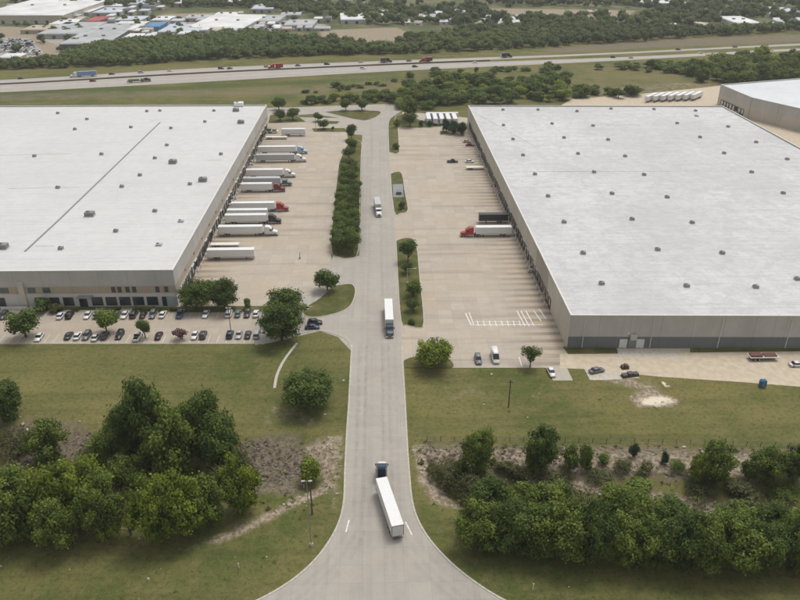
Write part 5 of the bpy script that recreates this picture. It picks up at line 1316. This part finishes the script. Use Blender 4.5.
while len(HS) < 62 and t_ < 4000:
    t_ += 1
    z_ = rg_.choice([(402, 12, 530, 27), (402, 12, 530, 27), (670, 14, 800, 31), (0, 0, 160, 9), (240, 2, 400, 14)])
    x = rg_.uniform(z_[0], z_[2]); y = rg_.uniform(z_[1], z_[3])
    if any(abs(x - q[0]) < 5.5 and abs(y - q[1]) < 1.6 for q in HS): continue
    if any(abs(x - q[0]) < q[2] / 2 + 4 and -2 < q[1] - y < 10 for q in FB): continue
    HS.append((x, y))
HS.sort()
for i, (x, y) in enumerate(HS):
    rc = rg_.choice(['fr_white', 'fr_grey', 'fr_bluegrey', 'fr_tan', 'fr_white'])
    o = far_building(x, y, rg_.uniform(4.5, 9), rg_.choice([9, 11, 13]), 3.2, rc, rg_.choice(['fr_white', 'fr_tan', 'fr_white']), '%s roofed far house, %s of all small houses counted from left' % ({'fr_white': 'white', 'fr_grey': 'grey', 'fr_bluegrey': 'bluish', 'fr_tan': 'tan'}[rc], ordw(i + 1)), rg_.uniform(-.5, .5), 'house', True)
    o['group'] = 'small houses on the far plain'
M['yard'] = concrete('yard_paving', (.30, .285, .26), 12, (.36, .31, .24), .6, None, .1, .15)
sheet('industrial_yard', [(62, 23), (235, 15), (330, 25), (250, 33.5), (205, 38), (150, 43), (100, 46), (66, 50), (40, 38)], .02, M['yard'])
sheet('industrial_yard', [(-60, 38), (28, 38), (50, 58), (30, 64), (-80, 68)], .025, M['yard'])
XB = []; t_ = 0
while len(XB) < 70 and t_ < 9000:
    t_ += 1
    z_ = rg_.choice([(66, 20, 240, 40)] * 3 + [(236, 22, 330, 33), (62, 9, 160, 17), (60, 14, 240, 24)])
    x = rg_.uniform(z_[0], z_[2]); y = rg_.uniform(z_[1], z_[3]); w_ = rg_.uniform(5, 15)
    if y > 46 - (x - 60) * .06 or 150 < x < 235 and 11 < y < 21: continue
    if any(abs(x - q[0]) < (w_ + q[2]) / 2 + 1.5 and abs(y - q[1]) < 2.3 for q in XB): continue
    if any(abs(x - q[0]) < (q[2] + w_) / 2 + .5 and -2.2 < q[1] - y < 8 for q in FB): continue
    XB.append((x, y, w_))
XB.sort()
for i, (x, y, w_) in enumerate(XB):
    rc = rg_.choice(['fr_white', 'fr_white', 'fr_grey', 'fr_bluegrey', 'fr_tan', 'fr_white', 'fr_dark'])
    o = far_building(x, y, w_, rg_.uniform(5, 9), rg_.uniform(4, 6), rc, rg_.choice(['fr_grey', 'fr_tan', 'fr_bluegrey']), '%s roofed small yard building, %s of those in the left industrial yards from left' % ({'fr_white': 'white', 'fr_grey': 'grey', 'fr_bluegrey': 'bluish', 'fr_tan': 'tan', 'fr_dark': 'dark'}[rc], ordw(i + 1)))
    o['group'] = 'small buildings in the left industrial yards'
# storage yard full of vehicles, upper left
cols = ['white', 'silver', 'grey', 'dark grey', 'maroon', 'white', 'silver', 'blue', 'dark blue', 'white']
SY = []
for r_ in range(8):
    for c_ in range(12):
        x = -8 + c_ * 3.4 + r_ * 1.6 + rg_.uniform(-.5, .5); y = 39 + r_ * 1.9 + c_ * .25 + rg_.uniform(-.15, .15)
        if rg_.random() < .25 or (x > 34 and y < 46): continue
        SY.append((x, y, r_ + 1))
t_ = 0
while len(SY) < 190 and t_ < 5000:
    t_ += 1; x = rg_.uniform(66, 320); y = rg_.uniform(18, 44)
    if y > 45 - (x - 60) * .055 or 150 < x < 235 and 9 < y < 21 or x > 236 and not 24 < y < 32: continue
    if any(abs(x - q[0]) < q[2] / 2 + 2 and -.5 < q[1] - y < (8 if q in FB else 3) for q in FB + XB): continue
    SY.append((x, y, int(9 + (y - 18) / 3)))
for i, (x, y, r_) in enumerate(SY):
    cl = rg_.choice(cols)
    car(g(x, y), rg_.choice([.2, 1.7]) + rg_.uniform(-.2, .2), cl, '%s vehicle in the crowded yard beyond the highway, row %d, %s counted overall' % (cl, r_, ordw(i + 1)), rg_.choice(['suv', 'van', 'pickup', 'sedan']), 'vehicles crowded in the far storage yard', detail=False)

# ------------------------------------------------------------------ loose ground cover
def scatter(name, zones, seed, mm, label, kind_):
    rg = np.random.default_rng(seed); CO = []; FA = []; TN = []; nb = 0; LC = []; LS = []; LN = []; LT = []
    for poly, dens, (s0, s1) in zones:
        P_ = gp(*poly); X0 = min(p[0] for p in P_); X1 = max(p[0] for p in P_); Y0 = min(p[1] for p in P_); Y1 = max(p[1] for p in P_)
        n = int((X1 - X0) * (Y1 - Y0) * dens); x = rg.uniform(X0, X1, n); y = rg.uniform(Y0, Y1, n); k = inside(x, y, P_) & (np.abs(x - ROADX) > 8.2)
        cl = np.sin(x * .35 + 2 * np.sin(y * .21)) + np.sin(y * .4 + 1.5 * np.sin(x * .17)) + rg.normal(size=n) * .6
        k &= cl > (.1 if name != 'dry_brush' else -.9)
        x = x[k]; y = y[k]; n = len(x)
        if not n: continue
        s = rg.uniform(0, 1, n) ** 3 * (s1 - s0) + s0; z = hgt(x, y)
        if kind_ == 'rock':
            v = IV[None] * s[:, None, None] * rg.uniform(.6, 1.25, (n, 12, 1)) * np.array([1, .9, .45]); a = rg.uniform(0, 6.28, n)
            ca, sa = np.cos(a)[:, None], np.sin(a)[:, None]
            vx = v[..., 0] * ca * 1.3 - v[..., 1] * sa; vy = v[..., 0] * sa * 1.3 + v[..., 1] * ca
            v = np.stack([vx + x[:, None], vy + y[:, None], v[..., 2] + (z + s * .12)[:, None]], -1)
            CO.append(v.reshape(-1, 3)); FA.append((IF[None] + (nb + np.arange(n) * 12)[:, None, None]).reshape(-1, 3)); nb += n * 12; TN.append(np.repeat(rg.uniform(0, 1, n), 12))
        else:
            m_ = 9; d = rg.normal(size=(n, m_, 3)); d[..., 2] = np.abs(d[..., 2]); d /= np.linalg.norm(d, axis=2)[..., None]
            c = np.stack([x, y, z], -1)[:, None] + d * (s[:, None, None] * rg.uniform(.4, 1, (n, m_, 1)))
            LC.append(c.reshape(-1, 3)); LS.append(np.repeat(s * .42, m_) * rg.uniform(.5, 1.3, n * m_)); LN.append((d * .4 + np.array([0, 0, 1.1])).reshape(-1, 3)); LT.append(np.clip(np.repeat(rg.uniform(0, .8, n), m_) + rg.uniform(0, .2, n * m_), 0, 1))
    if kind_ == 'rock':
        me = bpy.data.meshes.new(name); V = np.concatenate(CO); F = np.concatenate(FA)
        me.vertices.add(len(V)); me.vertices.foreach_set('co', V.astype(np.float32).ravel()); me.loops.add(F.size); me.loops.foreach_set('vertex_index', F.ravel())
        me.polygons.add(len(F)); me.polygons.foreach_set('loop_start', np.arange(0, F.size, 3)); me.polygons.foreach_set('loop_total', np.full(len(F), 3)); me.update(calc_edges=True); me.materials.append(mm)
    else: me = leaf_mesh(name, np.concatenate(LC), np.concatenate(LS), np.concatenate(LT), mm, seed, np.concatenate(LN))
    o = link(name, me); tag(o, label, None, kind='stuff')
scatter('limestone_rubble', [([(300, 436), (345, 432), (345, 500), (330, 500), (322, 470)], .30, (.1, .5)), ([(408, 440), (440, 446), (436, 470), (462, 492), (468, 505), (432, 500), (414, 475)], .28, (.1, .5)),
    ([(330, 484), (345, 490), (300, 510), (235, 540), (190, 550), (240, 526), (290, 500)], .22, (.1, .4)), ([(500, 472), (600, 478), (700, 490), (800, 500), (800, 516), (700, 505), (600, 490), (500, 480)], .5, (.15, .8)),
    ([(430, 443), (800, 448), (800, 476), (600, 470), (430, 466)], .10, (.12, .7)), ([(0, 404), (110, 426), (110, 445), (0, 440)], .10, (.12, .8)), ([(584, 370), (690, 378), (690, 412), (620, 410)], .12, (.1, .6)),
    ([(405, 370), (560, 372), (560, 420), (410, 430)], .028, (.1, .5)), ([(280, 335), (350, 352), (346, 430), (260, 430)], .014, (.12, .5)), ([(0, 540), (330, 515), (330, 560), (230, 600), (0, 600)], .02, (.1, .42)), ([(430, 520), (800, 580), (800, 640), (540, 620)], .016, (.1, .4))],
    31, M['rock'], 'pale limestone stones strewn along the banks and the road sides', 'rock')
scatter('dry_brush', [([(236, 440), (302, 436), (314, 470), (300, 492), (255, 492), (225, 470)], 2.2, (.2, .7)), ([(0, 424), (110, 430), (115, 462), (0, 462)], 1.6, (.2, .7)), ([(498, 444), (565, 448), (565, 472), (498, 472)], 1.6, (.2, .7)), ([(425, 441), (800, 448), (800, 478), (600, 472), (430, 470)], .9, (.15, .6)), ([(415, 440), (480, 443), (480, 460), (425, 460)], .8, (.3, .9))],
    32, M['twig'], 'tangled leafless grey brown brush on the drainage banks', 'leaf')
scatter('weeds', [([(300, 440), (345, 440), (345, 505), (240, 545), (230, 500)], .16, (.25, .8)), ([(405, 440), (800, 452), (800, 520), (470, 520), (420, 500)], .22, (.3, 1.0)), ([(0, 420), (240, 430), (300, 500), (0, 540)], .2, (.3, 1.0)), ([(405, 370), (800, 392), (800, 440), (410, 436)], .02, (.2, .5)), ([(0, 346), (346, 352), (340, 430), (0, 420)], .015, (.2, .45)), ([(0, 530), (330, 505), (310, 560), (0, 640)], .05, (.2, .55)), ([(420, 505), (470, 520), (800, 570), (800, 640), (540, 620)], .05, (.2, .55))],
    33, M['olive'], 'low green weeds scattered over the banks and the grass', 'leaf')

# ------------------------------------------------------------------ air
hz = MB().box(-9300, 9300, -420, 14300, -5, 124).mesh('haze', None)
hm = bpy.data.materials.new('haze_air'); hm.use_nodes = True; ht = hm.node_tree; ht.nodes.clear()
vo = ht.nodes.new('ShaderNodeVolumePrincipled'); vo.inputs['Density'].default_value = .00012; vo.inputs['Color'].default_value = (.93, .93, .92, 1); vo.inputs['Anisotropy'].default_value = .2
oo = ht.nodes.new('ShaderNodeOutputMaterial'); ht.links.new(vo.outputs[0], oo.inputs['Volume']); hz.materials.append(hm)
ho = link('haze', hz); ho['kind'] = 'stuff'; ho['label'] = 'faint even haze in the air over the whole place'
